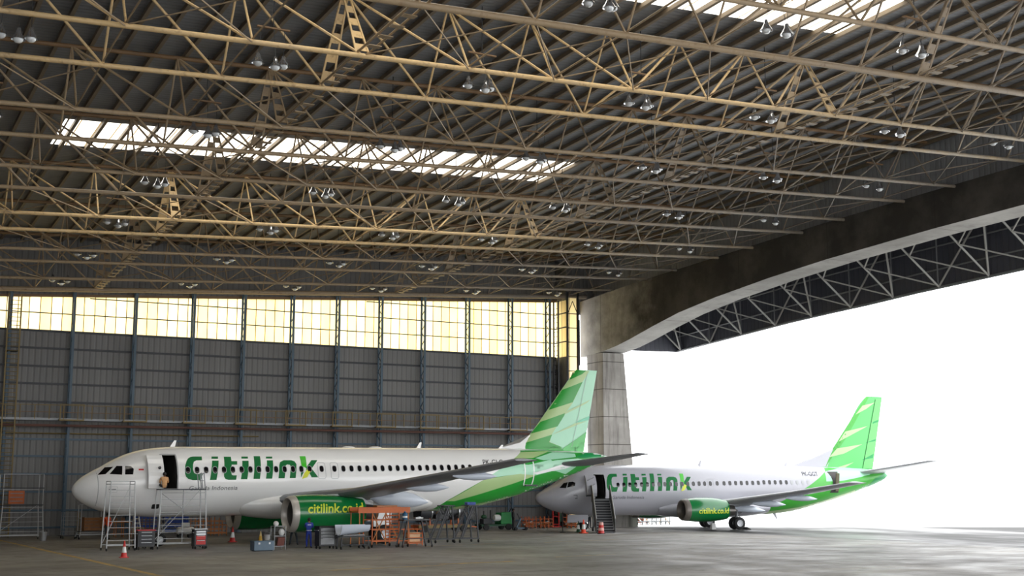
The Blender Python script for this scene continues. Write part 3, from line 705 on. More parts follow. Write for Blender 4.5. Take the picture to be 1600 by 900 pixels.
def engine(P, prof, cy, czz, sq, x_lip, x_fan, noz, name, lettering=None, side=-1, lip=None):
    """turbofan: cowl, lip, duct, fan, core nozzle"""
    e = bpy.data.objects.new(name, None); COL.objects.link(e); e.parent = P
    f = pchip([q[0] for q in prof], [q[1] for q in prof]); x0, x1 = prof[0][0], prof[-1][0]
    def ring(x, r, sc=1.): return (r, x)
    xs = [x_lip+(x1-x_lip)*i/14 for i in range(15)]
    MB().lathe([(f(x), x) for x in xs]+[(f(x1)-.05, x1), (f(x1)-.08, x1-.8)], (0, cy, czz), 'x', 40, sq=sq).build('cowl', M_COWL, e, True)
    xs = [x0+(x_lip-x0)*i/5 for i in range(6)]
    MB().lathe([(f(x0)-.16, x0+.35), (f(x0)-.12, x0+.12), (f(x0)-.05, x0+.01)]+[(f(x), x) for x in xs], (0, cy, czz), 'x', 40, sq=sq).build('inlet_lip', lip or M_LIP, e, True)
    MB().lathe([(f(x0)-.16, x0+.33), (f(x0)-.17, x_fan+.15)], (0, cy, czz), 'x', 40, sq=sq).build('inlet_duct', M_DUCT, e, True)
    b = MB().lathe([(.02, x_fan-.42), (.12, x_fan-.3), (.22, x_fan-.05), (.25, x_fan+.1)], (0, cy, czz), 'x', 20, True, True)
    sp = b.build('spinner', M_DUCT, e, True)
    b = MB(); R = f(x0)-.2
    for k in range(24):
        a = 2*math.pi*k/24; d = V3((0, math.cos(a), math.sin(a))); t = V3((0, -math.sin(a), math.cos(a))); c0 = V3((x_fan, cy, czz))
        b.add([c0+d*.2-t*.04, c0+d*R*.98-t*.1+V3((.1, 0, 0)), c0+d*R*.98+t*.1-V3((.06, 0, 0)), c0+d*.2+t*.04], [(0, 1, 2, 3)])
    b.build('fan', M_DUCT, e, fix=False)
    MB().lathe([(.0, x_fan+.2), (R+.03, x_fan+.2)], (0, cy, czz), 'x', 32).build('fan_case', M_BLACK, e)
    MB().lathe([(noz[0], x1-.9), (noz[0]*.98, x1), (noz[1], noz[2]), (noz[1]-.05, noz[2]-.01), (noz[1]-.08, noz[2]-.5)], (0, cy, czz), 'x', 28).build('core_nozzle', M_NOZ, e, True)
    MB().lathe([(noz[1]-.12, noz[2]-.4), (.02, noz[2]+.4)], (0, cy, czz), 'x', 20).build('exhaust_plug', M_DUCT, e, True)
    if lettering:
        s, xa, xb, zb, hh = lettering; nc = Nac(prof, cy, czz, sq or 1.)
        decal('engine_lettering', [(text_mesh(s, xa, zb, hh, xb-xa, .12, .018), 0)], nc, M_WTXT, e, .012, -1, .3, .12)
    return e
def wheel(b_t, b_h, c, r, w, side):
    b_t.lathe([(r*.52, -w/2), (r*.8, -w/2), (r*.96, -w*.36), (r, 0), (r*.96, w*.36), (r*.8, w/2), (r*.52, w/2)], c, 'y', 24)
    b_h.lathe([(.02, w*.30*side), (r*.2, w*.36*side), (r*.3, w*.28*side), (r*.52, w*.5*side)], c, 'y', 20)
    b_h.lathe([(.02, -w*.3*side), (r*.52, -w*.5*side)], c, 'y', 20)
def gear(P, x, y, z_top, r, w, gap, name, zoff=0., door=None):
    g_ = bpy.data.objects.new(name, None); COL.objects.link(g_); g_.parent = P
    b = MB().tube((x, y, z_top), (x, y, zoff+r+.35), .11, n=12); b.tube((x, y, zoff+r+.45), (x, y, zoff+r), .075, n=12); b.tube((x, y-gap/2, zoff+r), (x, y+gap/2, zoff+r), .06, n=10)
    b.tube((x+.9, y, z_top), (x, y, zoff+r+.5), .05, n=8); b.tube((x+.16, y, zoff+r+.9), (x+.28, y, zoff+r+.45), .03, n=6); b.tube((x+.28, y, zoff+r+.45), (x+.1, y, zoff+r+.1), .03, n=6)
    b.build('strut', M_GREYSTEEL, g_, True)
    for s in (-1, 1):
        bt = MB(); bh = MB(); wheel(bt, bh, (x, y+s*gap/2, zoff+r), r, w, s)
        t_ = bt.build('tyre', M_TYRE, g_, True); bh.build('hub', M_HUB, g_, True)
    return g_
def airliner(name, label, loc, h, p, F, hole, cat='airplane'):
    t = thing(name, label, cat, loc); t.rotation_euler = (0, -p, h); return t

# ---------------- the nearer airliner
FA = Fus([(0, 3.42, 3.38, .02), (.06, 3.62, 3.17, .24), (.2, 3.82, 2.98, .44), (.5, 4.1, 2.7, .74), (1, 4.42, 2.43, 1.06), (1.6, 4.74, 2.2, 1.36), (2.3, 5.14, 2.03, 1.6), (3, 5.45, 1.92, 1.77), (4, 5.72, 1.82, 1.91), (5, 5.84, 1.77, 1.965), (6.2, 5.9, 1.76, 1.975), (23.5, 5.9, 1.76, 1.975), (25.5, 5.9, 1.86, 1.95), (28, 5.9, 2.27, 1.82), (30.5, 5.88, 2.87, 1.58), (33, 5.8, 3.6, 1.2), (35, 5.72, 4.23, .82), (36.5, 5.6, 4.75, .48), (37.3, 5.46, 5.02, .27), (37.57, 5.4, 5.14, .18)])
HA = (4.66, 5.5, 3.42, 5.36)
PA = airliner('airliner', 'larger white and green airliner in front, parked along the hangar wall under the roof', (13.15, 77.09, 0), .0583, .0095, FA, HA)
fa = fuselage_mesh(FA, HA, 'fuselage', PA); cabin_box(FA, HA, PA)
# belly fairing
rings = []
for x, s in ((9.6, .1), (10.6, .6), (12, .95), (14, 1), (18, 1), (20, .9), (21.5, .5), (22.6, .1)):
    n = 28; rings.append([(x, (1.3+.85*s)*math.sin(2*math.pi*i/n), 2.45+(.55+.42*s)*math.cos(2*math.pi*i/n)*1.0) for i in range(n)])
MB().loft(rings).build('belly_fairing', M_BODY, PA, True)
# green aft body, one painted band each
base = [(22.7, 1.7), (23.1, 2.03), (23.63, 2.45), (24.79, 3.1), (26.2, 3.79), (28.74, 5.11), (29.66, 5.61), (30.0, 5.92), (37.6, 5.92), (37.6, 1.7)]
decal('green_tail_paint', [(base, 0)], FA, M_LIV, PA, .008, -1); decal('green_tail_paint', [(base, 0)], FA, M_LIV, PA, .008, 1)
O1 = [(23.6, 2.41), (26.2, 3.79), (29.41, 4.2), (30.54, 4.03), (28.72, 3.53), (25.91, 2.81), (24.2, 2.4)]
O2 = [(26.6, 4.0), (28.2, 4.83), (30.0, 4.75), (31.93, 5.11), (32.6, 4.7), (31.83, 4.29), (30.54, 4.05), (29.67, 4.2), (26.3, 3.86)]
O3 = [(24.46, 2.0), (27.68, 2.36), (32.32, 3.32), (35.0, 4.12), (32.32, 3.12), (27.44, 2.06), (25.17, 1.8), (24.0, 1.72)]
O4 = [(28.9, 5.2), (29.7, 5.62), (32.3, 5.72), (30.4, 5.2)]
mint2 = [(29.28, 4.68), (32.55, 5.08), (34.49, 5.19), (35.08, 5.09), (34.17, 4.54), (33.39, 4.11), (32.35, 4.32), (31.17, 4.33), (30.49, 4.06), (29.24, 4.12)]
wht = [(30.2, 4.2), (31.4, 4.42), (33.0, 4.8), (34.2, 4.75), (33.3, 4.5), (31.8, 4.3), (30.6, 4.1)]
mint3 = [(30.6, 5.2), (32.42, 5.62), (34.39, 5.53), (34.36, 5.3), (32.55, 5.14), (31.26, 5.06)]
decal('livery_stripes', [(O2, 1), (mint2, 1), (mint3, 1), (O1, 0), (O3, 0), (O4, 0), (wht, 2)], FA, [M_OLIVE, M_MINT, M_BODY], PA, .012)
decal('dark_green_tail_tip', [([(34.36, 5.3), (35.58, 5.6), (36.79, 5.6), (37.57, 5.4), (36.2, 5.22), (35.25, 5.2)], 0), ([(30.5, 3.05), (33.7, 3.98), (35.74, 4.48), (37.54, 5.1), (36.5, 4.75), (35.74, 4.4), (33.44, 3.7), (30.5, 2.9)], 0)], FA, M_DKG, PA, .016)
# lettering
decal('airline_lettering', logo(5.95, 14.38, 3.9, 5.3), FA, [M_LOGO, M_LGREEN, M_LYEL], PA, .012)
decal('parent_company_lettering', [(text_mesh('Garuda Indonesia', 6.22, 3.32, .24, 2.92, .1), 0)], FA, M_TXTG, PA, .012)
decal('registration_lettering', [(text_mesh('PK-GLC', 26.22, 4.76, .34, 1.62, .12, .01), 0)], FA, M_CHAR, PA, .012)
decal('flag_mark', [([(3.32, 4.48), (3.6, 4.48), (3.6, 4.57), (3.32, 4.57)], 0), ([(3.32, 4.4), (3.6, 4.4), (3.6, 4.48), (3.32, 4.48)], 1)], FA, [M_FLAGR, M_BODY], PA, .01)
# windows
for q in ([(1.22, 4.24), (1.6, 4.27), (2.05, 4.69), (1.66, 4.66)], [(1.8, 4.28), (2.42, 4.24), (2.5, 4.73), (2.22, 4.74)], [(2.58, 4.25), (3.0, 4.25), (3.06, 4.56), (2.93, 4.73), (2.64, 4.73)]):
    decal('cockpit_window', [(q, 0)], FA, M_GLASS, PA, .012, -1, .15, .1); decal('cockpit_window', [(q, 0)], FA, M_GLASS, PA, .012, 1, .15, .1)
xw = [6.13+.5445*i for i in range(15)]+[14.55, 15.41, 16.02, 16.57]+[17.12+.536*i for i in range(16)]
for i, x in enumerate(xw):
    z = 4.48+.0055*(x-6)
    o = decal('cabin_window', [(rrect(x, z, .25, .36, .115), 0)], FA, M_GLASS, PA, .016, -1, .2, .12)
    decal('window_surround', [(outline(x, z, .31, .42, .15, .035), 0)], FA, M_PANEL, o, .014, -1, .2, .12)
for x in (14.55, 15.41):
    decal('emergency_exit', [(outline(x, 4.42, .53, 1.0, .12, .025), 0)], FA, M_PANEL, PA, .013)
decal('aft_door_outline', [(outline(29.95, 4.22, .86, 1.75, .14, .09), 0)], FA, M_BODY, PA, .018)
MB().box((29.95, -1.78, 3.36), (.95, .16, .1)).build('aft_door_sill', M_DARKSTEEL, PA)
decal('door_frame', [(outline(5.08, 4.39, .98, 2.08, .1, .06), 0)], FA, M_PANEL, PA, .01)
d = MB(); pts = []
for z in [3.44+1.92*i/8 for i in range(9)]:
    y = FA.place(5.08, z, 0, -1).y-.22; pts.append(z)
    d.v += [(3.72, y, z), (4.62, y-.12, z), (4.62, y-.2, z), (3.72, y-.08, z)]
for i in range(8):
    for a in range(4): d.f.append((i*4+a, i*4+(a+1) % 4, (i+1)*4+(a+1) % 4, (i+1)*4+a)); d.m.append(0)
d.f += [(3, 2, 1, 0), (32, 33, 34, 35)]; d.m += [0, 0]
dr = d.build('entry_door', M_BODY, PA, bevel=.03)
MB().ball((4.35, -2.28, 4.62), .09, 10, 6, (1, .3, 1)).build('door_window', M_GLASS, dr, 'all')
MB().bar((4.64, -1.9, 4.1), (4.5, -2.2, 4.1), .07).build('door_hinge', M_DARKSTEEL, dr)
decal('cargo_hatch', [(rrect(4.42, 2.42, .42, .26, .05), 0)], FA, M_BLACK, PA, .012); decal('static_port_plate', [(outline(1.95, 3.42, .44, .34, .04, .015), 0), ([(1.72, 3.4), (2.1, 3.39), (2.1, 3.44), (1.72, 3.43)], 1)], FA, [M_PANEL, M_TXTG], PA, .012)
decal('radome_seam', [([(1.18, 2.2), (1.22, 2.2), (1.22, 4.6), (1.18, 4.6)], 0)], FA, M_PANEL, PA, .004)
for x, hh in ((5.58, .36), (22.1, .36), (28.45, .24)):
    MB().loft([[(x, -.03, 5.86), (x+.3, -.03, 5.86), (x+.3, .03, 5.86), (x, .03, 5.86)], [(x+.26, -.01, 5.9+hh), (x+.4, -.01, 5.9+hh), (x+.4, .01, 5.9+hh), (x+.26, .01, 5.9+hh)]]).build('blade_antenna', M_BODY, PA)
for x in (17.2, 19.1): MB().ball((x, 0, 5.88), .3, 14, 8, (1.6, .8, .35)).build('antenna_dome', M_BODY, PA, 'all')
MB().loft([[(18.2, -.03, 1.75), (18.55, -.03, 1.75), (18.55, .03, 1.75), (18.2, .03, 1.75)], [(18.6, -.01, 1.2), (18.8, -.01, 1.2), (18.8, .01, 1.2), (18.6, .01, 1.2)]]).build('drain_mast', M_BODY, PA)
# fin
finA = Plate([(30.0, 5.5), (30.3, 6.1), (31.19, 7.05), (32.95, 9.11), (34.86, 11.35), (35.07, 11.56)], [(35.55, 5.5), (36.91, 11.56)], .5, .16)
MB().loft([[(28.3, -.02, 5.8), (30.2, -.17, 5.6), (32, -.24, 5.6), (32, .24, 5.6), (30.2, .17, 5.6), (28.3, .02, 5.8)], [(28.4, -.015, 5.89), (30.2, -.05, 6.3), (31.0, -.06, 6.85), (31.0, .06, 6.85), (30.2, .05, 6.3), (28.4, .015, 5.89)]]).build('dorsal_fin', M_BODY, PA, True)
fn = finA.mesh(44).build('tail_fin', M_MINT, PA, True)
fin_p = [([(34.83, 11.34), (35.07, 11.56), (36.17, 11.5), (35.54, 10.7), (34.62, 9.16), (34.0, 8.47), (32.7, 6.85), (32.56, 6.35), (33.69, 5.98), (30.1, 5.55), (30.5, 6.2), (31.19, 7.05), (32.9, 9.06)], 0)]
for G in ([(34.7, 11.2), (35.07, 11.56), (35.94, 11.56), (35.5, 11.25), (34.45, 10.82)], [(33.8, 10.08), (35.54, 10.7), (34.62, 9.21), (32.6, 8.62)], [(31.9, 7.77), (34.0, 8.44), (33.24, 7.46), (31.1, 6.94)], [(30.5, 6.26), (32.77, 6.88), (32.5, 6.35), (33.69, 5.98), (30.1, 5.55)]): fin_p.append((G, 1))
fin_p += [([(34.0, 8.53), (36.27, 9.45), (35.92, 9.19), (33.86, 8.3)], 2), ([(34.8, 7.78), (36.18, 8.26), (36.1, 7.98), (35.21, 7.79)], 4), ([(33.69, 5.92), (35.05, 6.65), (35.85, 7.11), (35.6, 5.55), (33.81, 5.55)], 3), ([(32.7, 6.85), (34.8, 7.71), (35.89, 7.89), (33.44, 7.08)], 2), ([(34.3, 5.9), (35.6, 6.5), (35.7, 6.2), (34.9, 5.6)], 3), ([(32.56, 6.2), (33.69, 5.9), (35.6, 5.72), (35.55, 5.4), (30.1, 5.4), (30.3, 5.7)], 1)]
decal('fin_stripes', fin_p, finA, [M_OLIVE, M_LIV, M_BPALE, M_BGRN, M_TEAL, M_BODY], fn, .022, -1, .07, .3)
decal('rudder_gap', [([(34.45, 6.0), (34.48, 6.0), (35.98, 11.3), (35.95, 11.3)], 0)], finA, M_PANEL, fn, .04, -1, .3, .4)
# wings
WA = [(.6, 10.9, 7.4, 2.4, .14), (1.975, 11.75, 6.3, 2.62, .14), (6.4, 14.05, 3.95, 3.12, .125), (12, 16.75, 2.7, 4.02, .12), (16.9, 19.05, 1.75, 4.82, .11), (17.05, 19.2, 1.4, 4.84, .08)]
for s in (-1, 1):
    wg = wing_mesh(WA, s).build('wing', M_WINGM, PA, True)
    wing_mesh([(y, xl+c*.02, c*.1, z, .3) for y, xl, c, z, t in WA[1:5]], s).build('leading_edge', M_ALU, wg, True)
    for y, x0, x1, zz, ww, hh, dr_ in ((4.5, 16.6, 20.6, 2.72, .85, 1.05, .3), (9., 16.6, 19.6, 3.4, .55, .55, .05), (13., 17.6, 20.5, 4.02, .45, .5, .05)):
        canoe(x0, x1, s*y, zz, ww, hh, dr_).build('flap_fairing', M_FAIR, wg, True)
    MB().loft([[(11.4, s*5.75-.16, 2.85), (14.9, s*5.75-.2, 3.12), (14.9, s*5.75+.2, 3.12), (11.4, s*5.75+.16, 2.85)], [(11.6, s*5.75-.16, 2.5), (16.3, s*5.75-.12, 2.3), (16.3, s*5.75+.12, 2.3), (11.6, s*5.75+.16, 2.5)]]).build('engine_pylon', M_BELLY, wg)
    ex_, ez_ = (0, 0) if s < 0 else (.7, -.2)
    engine(PA, [(x+ex_, r) for x, r in ((10.75, .93), (10.85, 1.0), (11.2, 1.05), (12.2, 1.09), (13.4, 1.06), (14.6, .95), (15.4, .83))], s*5.75, 1.93+ez_, None, 11.15+ex_, 11.75+ex_, (.56, .42, 16.4+ex_), 'engine', ('citilink.co.id', 11.62, 15.22, 1.98, .52) if s < 0 else None)
WS = [(.3, 32.3, 3.9, 4.72, .1), (.9, 32.7, 3.4, 4.78, .1), (6.1, 35.55, 1.35, 5.42, .1), (6.22, 35.8, .95, 5.43, .07)]
for s in (-1, 1): wing_mesh(WS, s).build('stabilizer', M_WINGM, PA, True)
zo = lambda x: GZ-.0095*x
gear(PA, 17.7, -3.8, 2.6, .58, .4, .93, 'main_landing_gear', zo(17.7)); gear(PA, 17.7, 3.8, 2.6, .58, .4, .93, 'main_landing_gear', zo(17.7)); gear(PA, 5.07, 0, 2.0, .38, .22, .5, 'nose_landing_gear', zo(5.07))
for s in (-1, 1): MB().box((17.7, s*3.98, 1.75), (1.2, .06, 1.5)).build('gear_door', M_BODY, PA)

# ---------------- the farther airliner
FB = Fus([(0, 2.66, 2.62, .02), (.08, 2.86, 2.42, .22), (.3, 3.06, 2.22, .45), (.8, 3.36, 1.92, .82), (1.4, 3.68, 1.68, 1.15), (1.9, 4.02, 1.55, 1.36), (2.5, 4.52, 1.44, 1.55), (3.1, 4.87, 1.37, 1.68), (4, 5.1, 1.3, 1.8), (5, 5.2, 1.27, 1.86), (6.2, 5.25, 1.25, 1.88), (20, 5.25, 1.25, 1.88), (22, 5.25, 1.4, 1.86), (25, 5.23, 2.0, 1.7), (28, 5.14, 2.8, 1.32), (30, 5.02, 3.4, .95), (31.2, 4.9, 3.85, .66), (31.9, 4.76, 4.15, .42), (32.15, 4.6, 4.35, .2)])
HB = (4.36, 5.18, 2.6, 4.48)
PB = airliner('airliner', 'smaller white and green airliner half outside, with boarding stairs at its open door', (50.06, 88.73, 0), -.1743, 0, FB, HB)
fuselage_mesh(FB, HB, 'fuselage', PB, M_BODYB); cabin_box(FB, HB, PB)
base = [(19.0, 1.2), (19.44, 1.76), (20.46, 2.16), (21.94, 2.79), (23.44, 3.6), (24.55, 4.25), (25.37, 4.78), (25.75, 5.3), (32.2, 5.3), (32.2, 1.2)]
for s in (-1, 1): decal('green_tail_paint', [(base, 0)], FB, M_BMID, PB, .008, s)
decal('livery_stripes', [([(25.3, 4.75), (27.23, 5.1), (28.94, 5.14), (31.28, 4.8), (28.82, 4.32), (27.24, 4.07), (26.33, 3.96), (25.17, 3.95)], 0), ([(19.34, 1.45), (22.76, 1.83), (25.24, 2.37), (28.37, 3.24), (28.67, 3.06), (25.47, 2.06), (23.0, 1.55), (19.76, 1.25)], 1), ([(30.41, 4.2), (31.73, 4.69), (32.1, 4.5), (31.28, 3.96), (29.69, 3.48)], 2)], FB, [M_MINT, M_OLIVE, M_DKG], PB, .012)
decal('airline_lettering', logo(5.3, 12.72, 3.14, 4.56), FB, [M_LOGO, M_LGREEN, M_LYEL], PB, .012)
decal('parent_company_lettering', [(text_mesh('Garuda Indonesia', 5.75, 2.59, .24, 2.74, .1), 0)], FB, M_TXTG, PB, .012)
decal('registration_lettering', [(text_mesh('PK-GGT', 23.0, 4.4, .34, 1.55, .1, .01), 0)], FB, M_CHAR, PB, .012)
for q in ([(1.66, 3.44), (2.08, 3.42), (2.3, 3.88), (2.02, 3.8)], [(2.17, 3.46), (2.74, 3.6), (2.81, 3.83), (2.64, 3.92), (2.35, 3.88)]):
    for s in (-1, 1): decal('cockpit_window', [(q, 0)], FB, M_GLASS, PB, .012, s, .15, .1)
xw = [6.25+.506*i for i in range(14)]+[13.33, 13.82, 14.34, 14.95, 15.57]+[16.1+.5205*i for i in range(15)]
for x in xw:
    z = 3.67+.0135*(x-6.3) if x < 19 else 3.88
    o = decal('cabin_window', [(rrect(x, z, .25, .35, .1), 0)], FB, M_GLASS if x < 21.4 else M_PANEL, PB, .016, -1, .2, .12)
decal('emergency_exit', [(outline(14.36, 3.66, .52, .98, .12, .025), 0)], FB, M_PANEL, PB, .013)
decal('door_frame', [(outline(4.77, 3.54, .96, 2.02, .1, .06), 0)], FB, M_PANEL, PB, .01)
# open forward door folded against the nose, rough inner side outwards
d = MB()
for i in range(7):
    z = 2.78+1.62*i/6; y = FB.place(4.2, z, 0, -1).y-.16
    d.v += [(3.5, y+.05, z), (4.3, y-.12, z), (4.3, y-.3, z), (3.5, y-.13, z)]
for i in range(6):
    for a in range(4): d.f.append((i*4+a, i*4+(a+1) % 4, (i+1)*4+(a+1) % 4, (i+1)*4+a)); d.m.append(0)
d.f += [(3, 2, 1, 0), (24, 25, 26, 27)]; d.m += [0, 0]
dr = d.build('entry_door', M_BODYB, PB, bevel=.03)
b = MB(); b.box((3.9, -2.06, 2.86), (.82, .2, .14)); b.bar((3.6, -2.0, 4.0), (4.1, -2.1, 4.25), .06); b.bar((3.75, -2.12, 3.5), (4.15, -2.2, 3.75), .06); b.box((3.65, -2.1, 3.2), (.1, .06, .2)); b.build('door_slide_pack', M_GREYSTEEL, dr)
# open aft service door: dark recess with the door panel swung out
decal('aft_doorway', [([(25.5, 4.76), (26.62, 4.76), (26.3, 4.2), (26.2, 3.9), (26.32, 3.4), (26.5, 3.03), (25.55, 3.03), (25.75, 3.5), (25.82, 3.9), (25.74, 4.3)], 0)], FB, M_DOORIN, PB, .018)
ad = MB().box((26.1, -1.86, 3.9), (.34, .1, 1.5), .0, .12).build('aft_door', mat('door_lining_olive', (96, 92, 70), .6), PB, bevel=.03); ad['label'] = 'swung open aft door showing its drab lining'
for x, hh in ((14.1, .42), (22.1, .3)):
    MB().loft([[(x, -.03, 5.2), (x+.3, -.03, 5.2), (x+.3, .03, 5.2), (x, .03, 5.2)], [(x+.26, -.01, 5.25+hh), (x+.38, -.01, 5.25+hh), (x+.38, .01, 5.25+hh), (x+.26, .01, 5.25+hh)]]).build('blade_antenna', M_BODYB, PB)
decal('radome_seam', [([(1.1, 1.7), (1.13, 1.7), (1.13, 3.6), (1.1, 3.6)], 0)], FB, M_PANEL, PB, .004)
decal('pitot_plate', [([(2.6, 2.85), (2.9, 2.85), (2.9, 2.9), (2.6, 2.9)], 0), ([(2.72, 2.6), (2.92, 2.6), (2.92, 2.66), (2.72, 2.66)], 0), ([(2.85, 2.62), (2.9, 2.62), (2.9, 2.88), (2.85, 2.88)], 0)], FB, M_TXTG, PB, .012)
finB = Plate([(25.5, 5.0), (26.5, 6.2), (27.1, 6.96), (28.6, 8.9), (30.41, 11.2), (30.5, 11.25)], [(30.81, 5.0), (32.06, 11.25)], .45, .14)
MB().loft([[(22.9, -.02, 5.15), (25.5, -.15, 5.0), (27.4, -.2, 5.0), (27.4, .2, 5.0), (25.5, .15, 5.0), (22.9, .02, 5.15)], [(23.0, -.015, 5.27), (25.2, -.05, 6.0), (26.9, -.06, 6.68), (26.9, .06, 6.68), (25.2, .05, 6.0), (23.0, .015, 5.27)]]).build('dorsal_fin', M_BODYB, PB, True)
fn = finB.mesh(44).build('tail_fin', M_BGRN, PB, True)
fin_p = [([(26.74, 6.58), (27.1, 6.98), (30.41, 11.22), (30.69, 11.19), (28.26, 7.7), (27.22, 6.48), (26.21, 5.55), (26.06, 5.1), (26.4, 6.0)], 0)]
for q in ([(29.3, 9.67), (30.01, 10.45), (31.25, 10.74), (30.36, 10.17)], [(27.5, 7.33), (28.2, 8.2), (30.43, 8.7), (28.83, 7.95)], [(26.51, 6.0), (27.3, 6.75), (29.78, 7.13), (27.91, 6.31)], [(27.02, 5.1), (28.86, 5.59), (27.86, 5.1)]): fin_p.append((q, 1))
for q in ([(31.33, 11.05), (32.05, 11.1), (30.82, 5.05), (29.75, 5.05)],): fin_p.append((q, 4))
for q in ([(30.95, 9.05), (31.6, 9.27), (31.56, 9.06), (30.94, 8.89)], [(30.07, 7.23), (31.23, 7.61), (31.19, 7.42)], [(29.65, 5.77), (30.95, 6.33), (30.89, 5.96)]): fin_p.append((q, 5))
decal('fin_stripes', fin_p, finB, [M_BMID, M_BPALE, M_MINT, M_BODYB, mat('livery_bright_green', (96, 194, 98), .3, 0, .04, .7), M_DKG], fn, .022, -1, .07, .3)
decal('rudder_gap', [([(29.73, 5.1), (29.77, 5.1), (31.36, 11.0), (31.32, 11.0)], 0)], finB, M_DKGREEN, fn, .04, -1, .3, .4)
WB = [(.6, 11.2, 6.9, 1.75, .14), (1.88, 12.0, 5.6, 1.95, .14), (4.9, 13.9, 3.7, 2.35, .125), (10, 16.8, 2.5, 3.1, .12), (14.3, 19.1, 1.55, 3.82, .11), (14.44, 19.4, 1.1, 3.83, .08)]
for s in (-1, 1):
    wg = wing_mesh(WB, s).build('wing', M_WINGL, PB, True)
    for y, x0, x1, zz, ww, hh, dr_ in ((3.4, 14.6, 18.4, 1.85, .6, .6, .25), (6.2, 15.6, 18.6, 2.25, .5, .5, .12), (9.2, 16.8, 19.6, 2.7, .42, .45, .1)):
        canoe(x0, x1, s*y, zz, ww, hh, dr_).build('flap_fairing', M_FAIR, wg, True)
    engine(PB, [(10.25, .8), (10.33, .87), (10.8, .93), (11.8, 1.0), (12.8, .98), (13.6, .88), (14.05, .8)], s*4.8, 1.7, .86, 10.72, 11.2, (.5, .38, 14.76), 'engine', ('citilink.co.id', 11.3, 13.95, 1.5, .42) if s < 0 else None, -1, M_LIPB)
    MB().loft([[(11.6, s*4.8-.14, 2.6), (14.4, s*4.8-.16, 2.5), (14.4, s*4.8+.16, 2.5), (11.6, s*4.8+.14, 2.6)], [(11.7, s*4.8-.14, 2.2), (15.2, s*4.8-.1, 2.1), (15.2, s*4.8+.1, 2.1), (11.7, s*4.8+.14, 2.2)]]).build('engine_pylon', M_BELLY, wg)
rings = []
for x, s in ((10, .1), (11, .6), (12.5, .95), (17, 1), (18.6, .7), (20, .1)):
    n = 28; rings.append([(x, (1.3+.7*s)*math.sin(2*math.pi*i/n), 1.85+(.5+.32*s)*math.cos(2*math.pi*i/n)) for i in range(n)])
MB().loft(rings).build('belly_fairing', M_BODYB, PB, True)
for s in (-1, 1): wing_mesh([(.2, 28.5, 3.3, 4.66, .1), (.6, 28.8, 2.9, 4.7, .1), (6.1, 32.0, 1.25, 5.62, .1), (6.2, 32.3, .9, 5.63, .07)], s).build('stabilizer', M_WINGL, PB, True)
gear(PB, 16.2, -2.62, 1.9, .51, .36, .78, 'main_landing_gear', GZ); gear(PB, 16.2, 2.62, 1.9, .51, .36, .78, 'main_landing_gear', GZ); gear(PB, 4.0, 0, 1.4, .34, .2, .42, 'nose_landing_gear', GZ)
MB().box((3.35, -.5, 1.05), (1.75, .06, .62), 0, .2).build('nose_gear_door', M_BODYB, PB, bevel=.02)
MB().loft([[(20.9, -.02, 1.4), (21.2, -.02, 1.4), (21.2, .02, 1.4), (20.9, .02, 1.4)], [(21.3, -.01, .85), (21.42, -.01, .85), (21.42, .01, .85), (21.3, .01, .85)]]).build('drain_mast', M_BODYB, PB)
# ================================================================ ground equipment
def P3(x, y, z=0): return (x, y, z)
def castor(b, x, y, r=.08): b.tube((x-.025, y, r), (x+.025, y, r), r, n=10); b.bar((x, y, r), (x, y, r*2+.04), .03)
def rungs(name, m, t, p0, p1, q0, q1, n, r=.018):
    p0, p1, q0, q1 = map(V3, (p0, p1, q0, q1))
    for i in range(n):
        f = (i+.5)/n; MB().tube(p0.lerp(p1, f), q0.lerp(q1, f), r, n=6).build(name, m, t)
def cone(label, x, y, h=.8, m1=None, m2=None, lean=0):
    t = thing('traffic_cone', label, 'traffic cone', (x, y, GZ), 0, 'traffic cones'); s = h/.8
    MB().box((0, 0, .02*s), (.4*s, .4*s, .04*s)).build('base', m1 or M_CONE, t, bevel=.01)
    MB().lathe([(.16*s, .04*s), (.118*s, .24*s)], n=18, ca=True, cb=True).build('lower_cone', m1 or M_CONE, t, True)
    MB().lathe([(.12*s, .24*s), (.075*s, .52*s)], n=18, ca=True, cb=True).build('reflective_band', m2 or M_WHITE, t, True)
    MB().lathe([(.075*s, .52*s), (.03*s, .78*s), (.022*s, .8*s)], n=18, ca=True, cb=True).build('cone_tip', m1 or M_CONE, t, True)
    return t
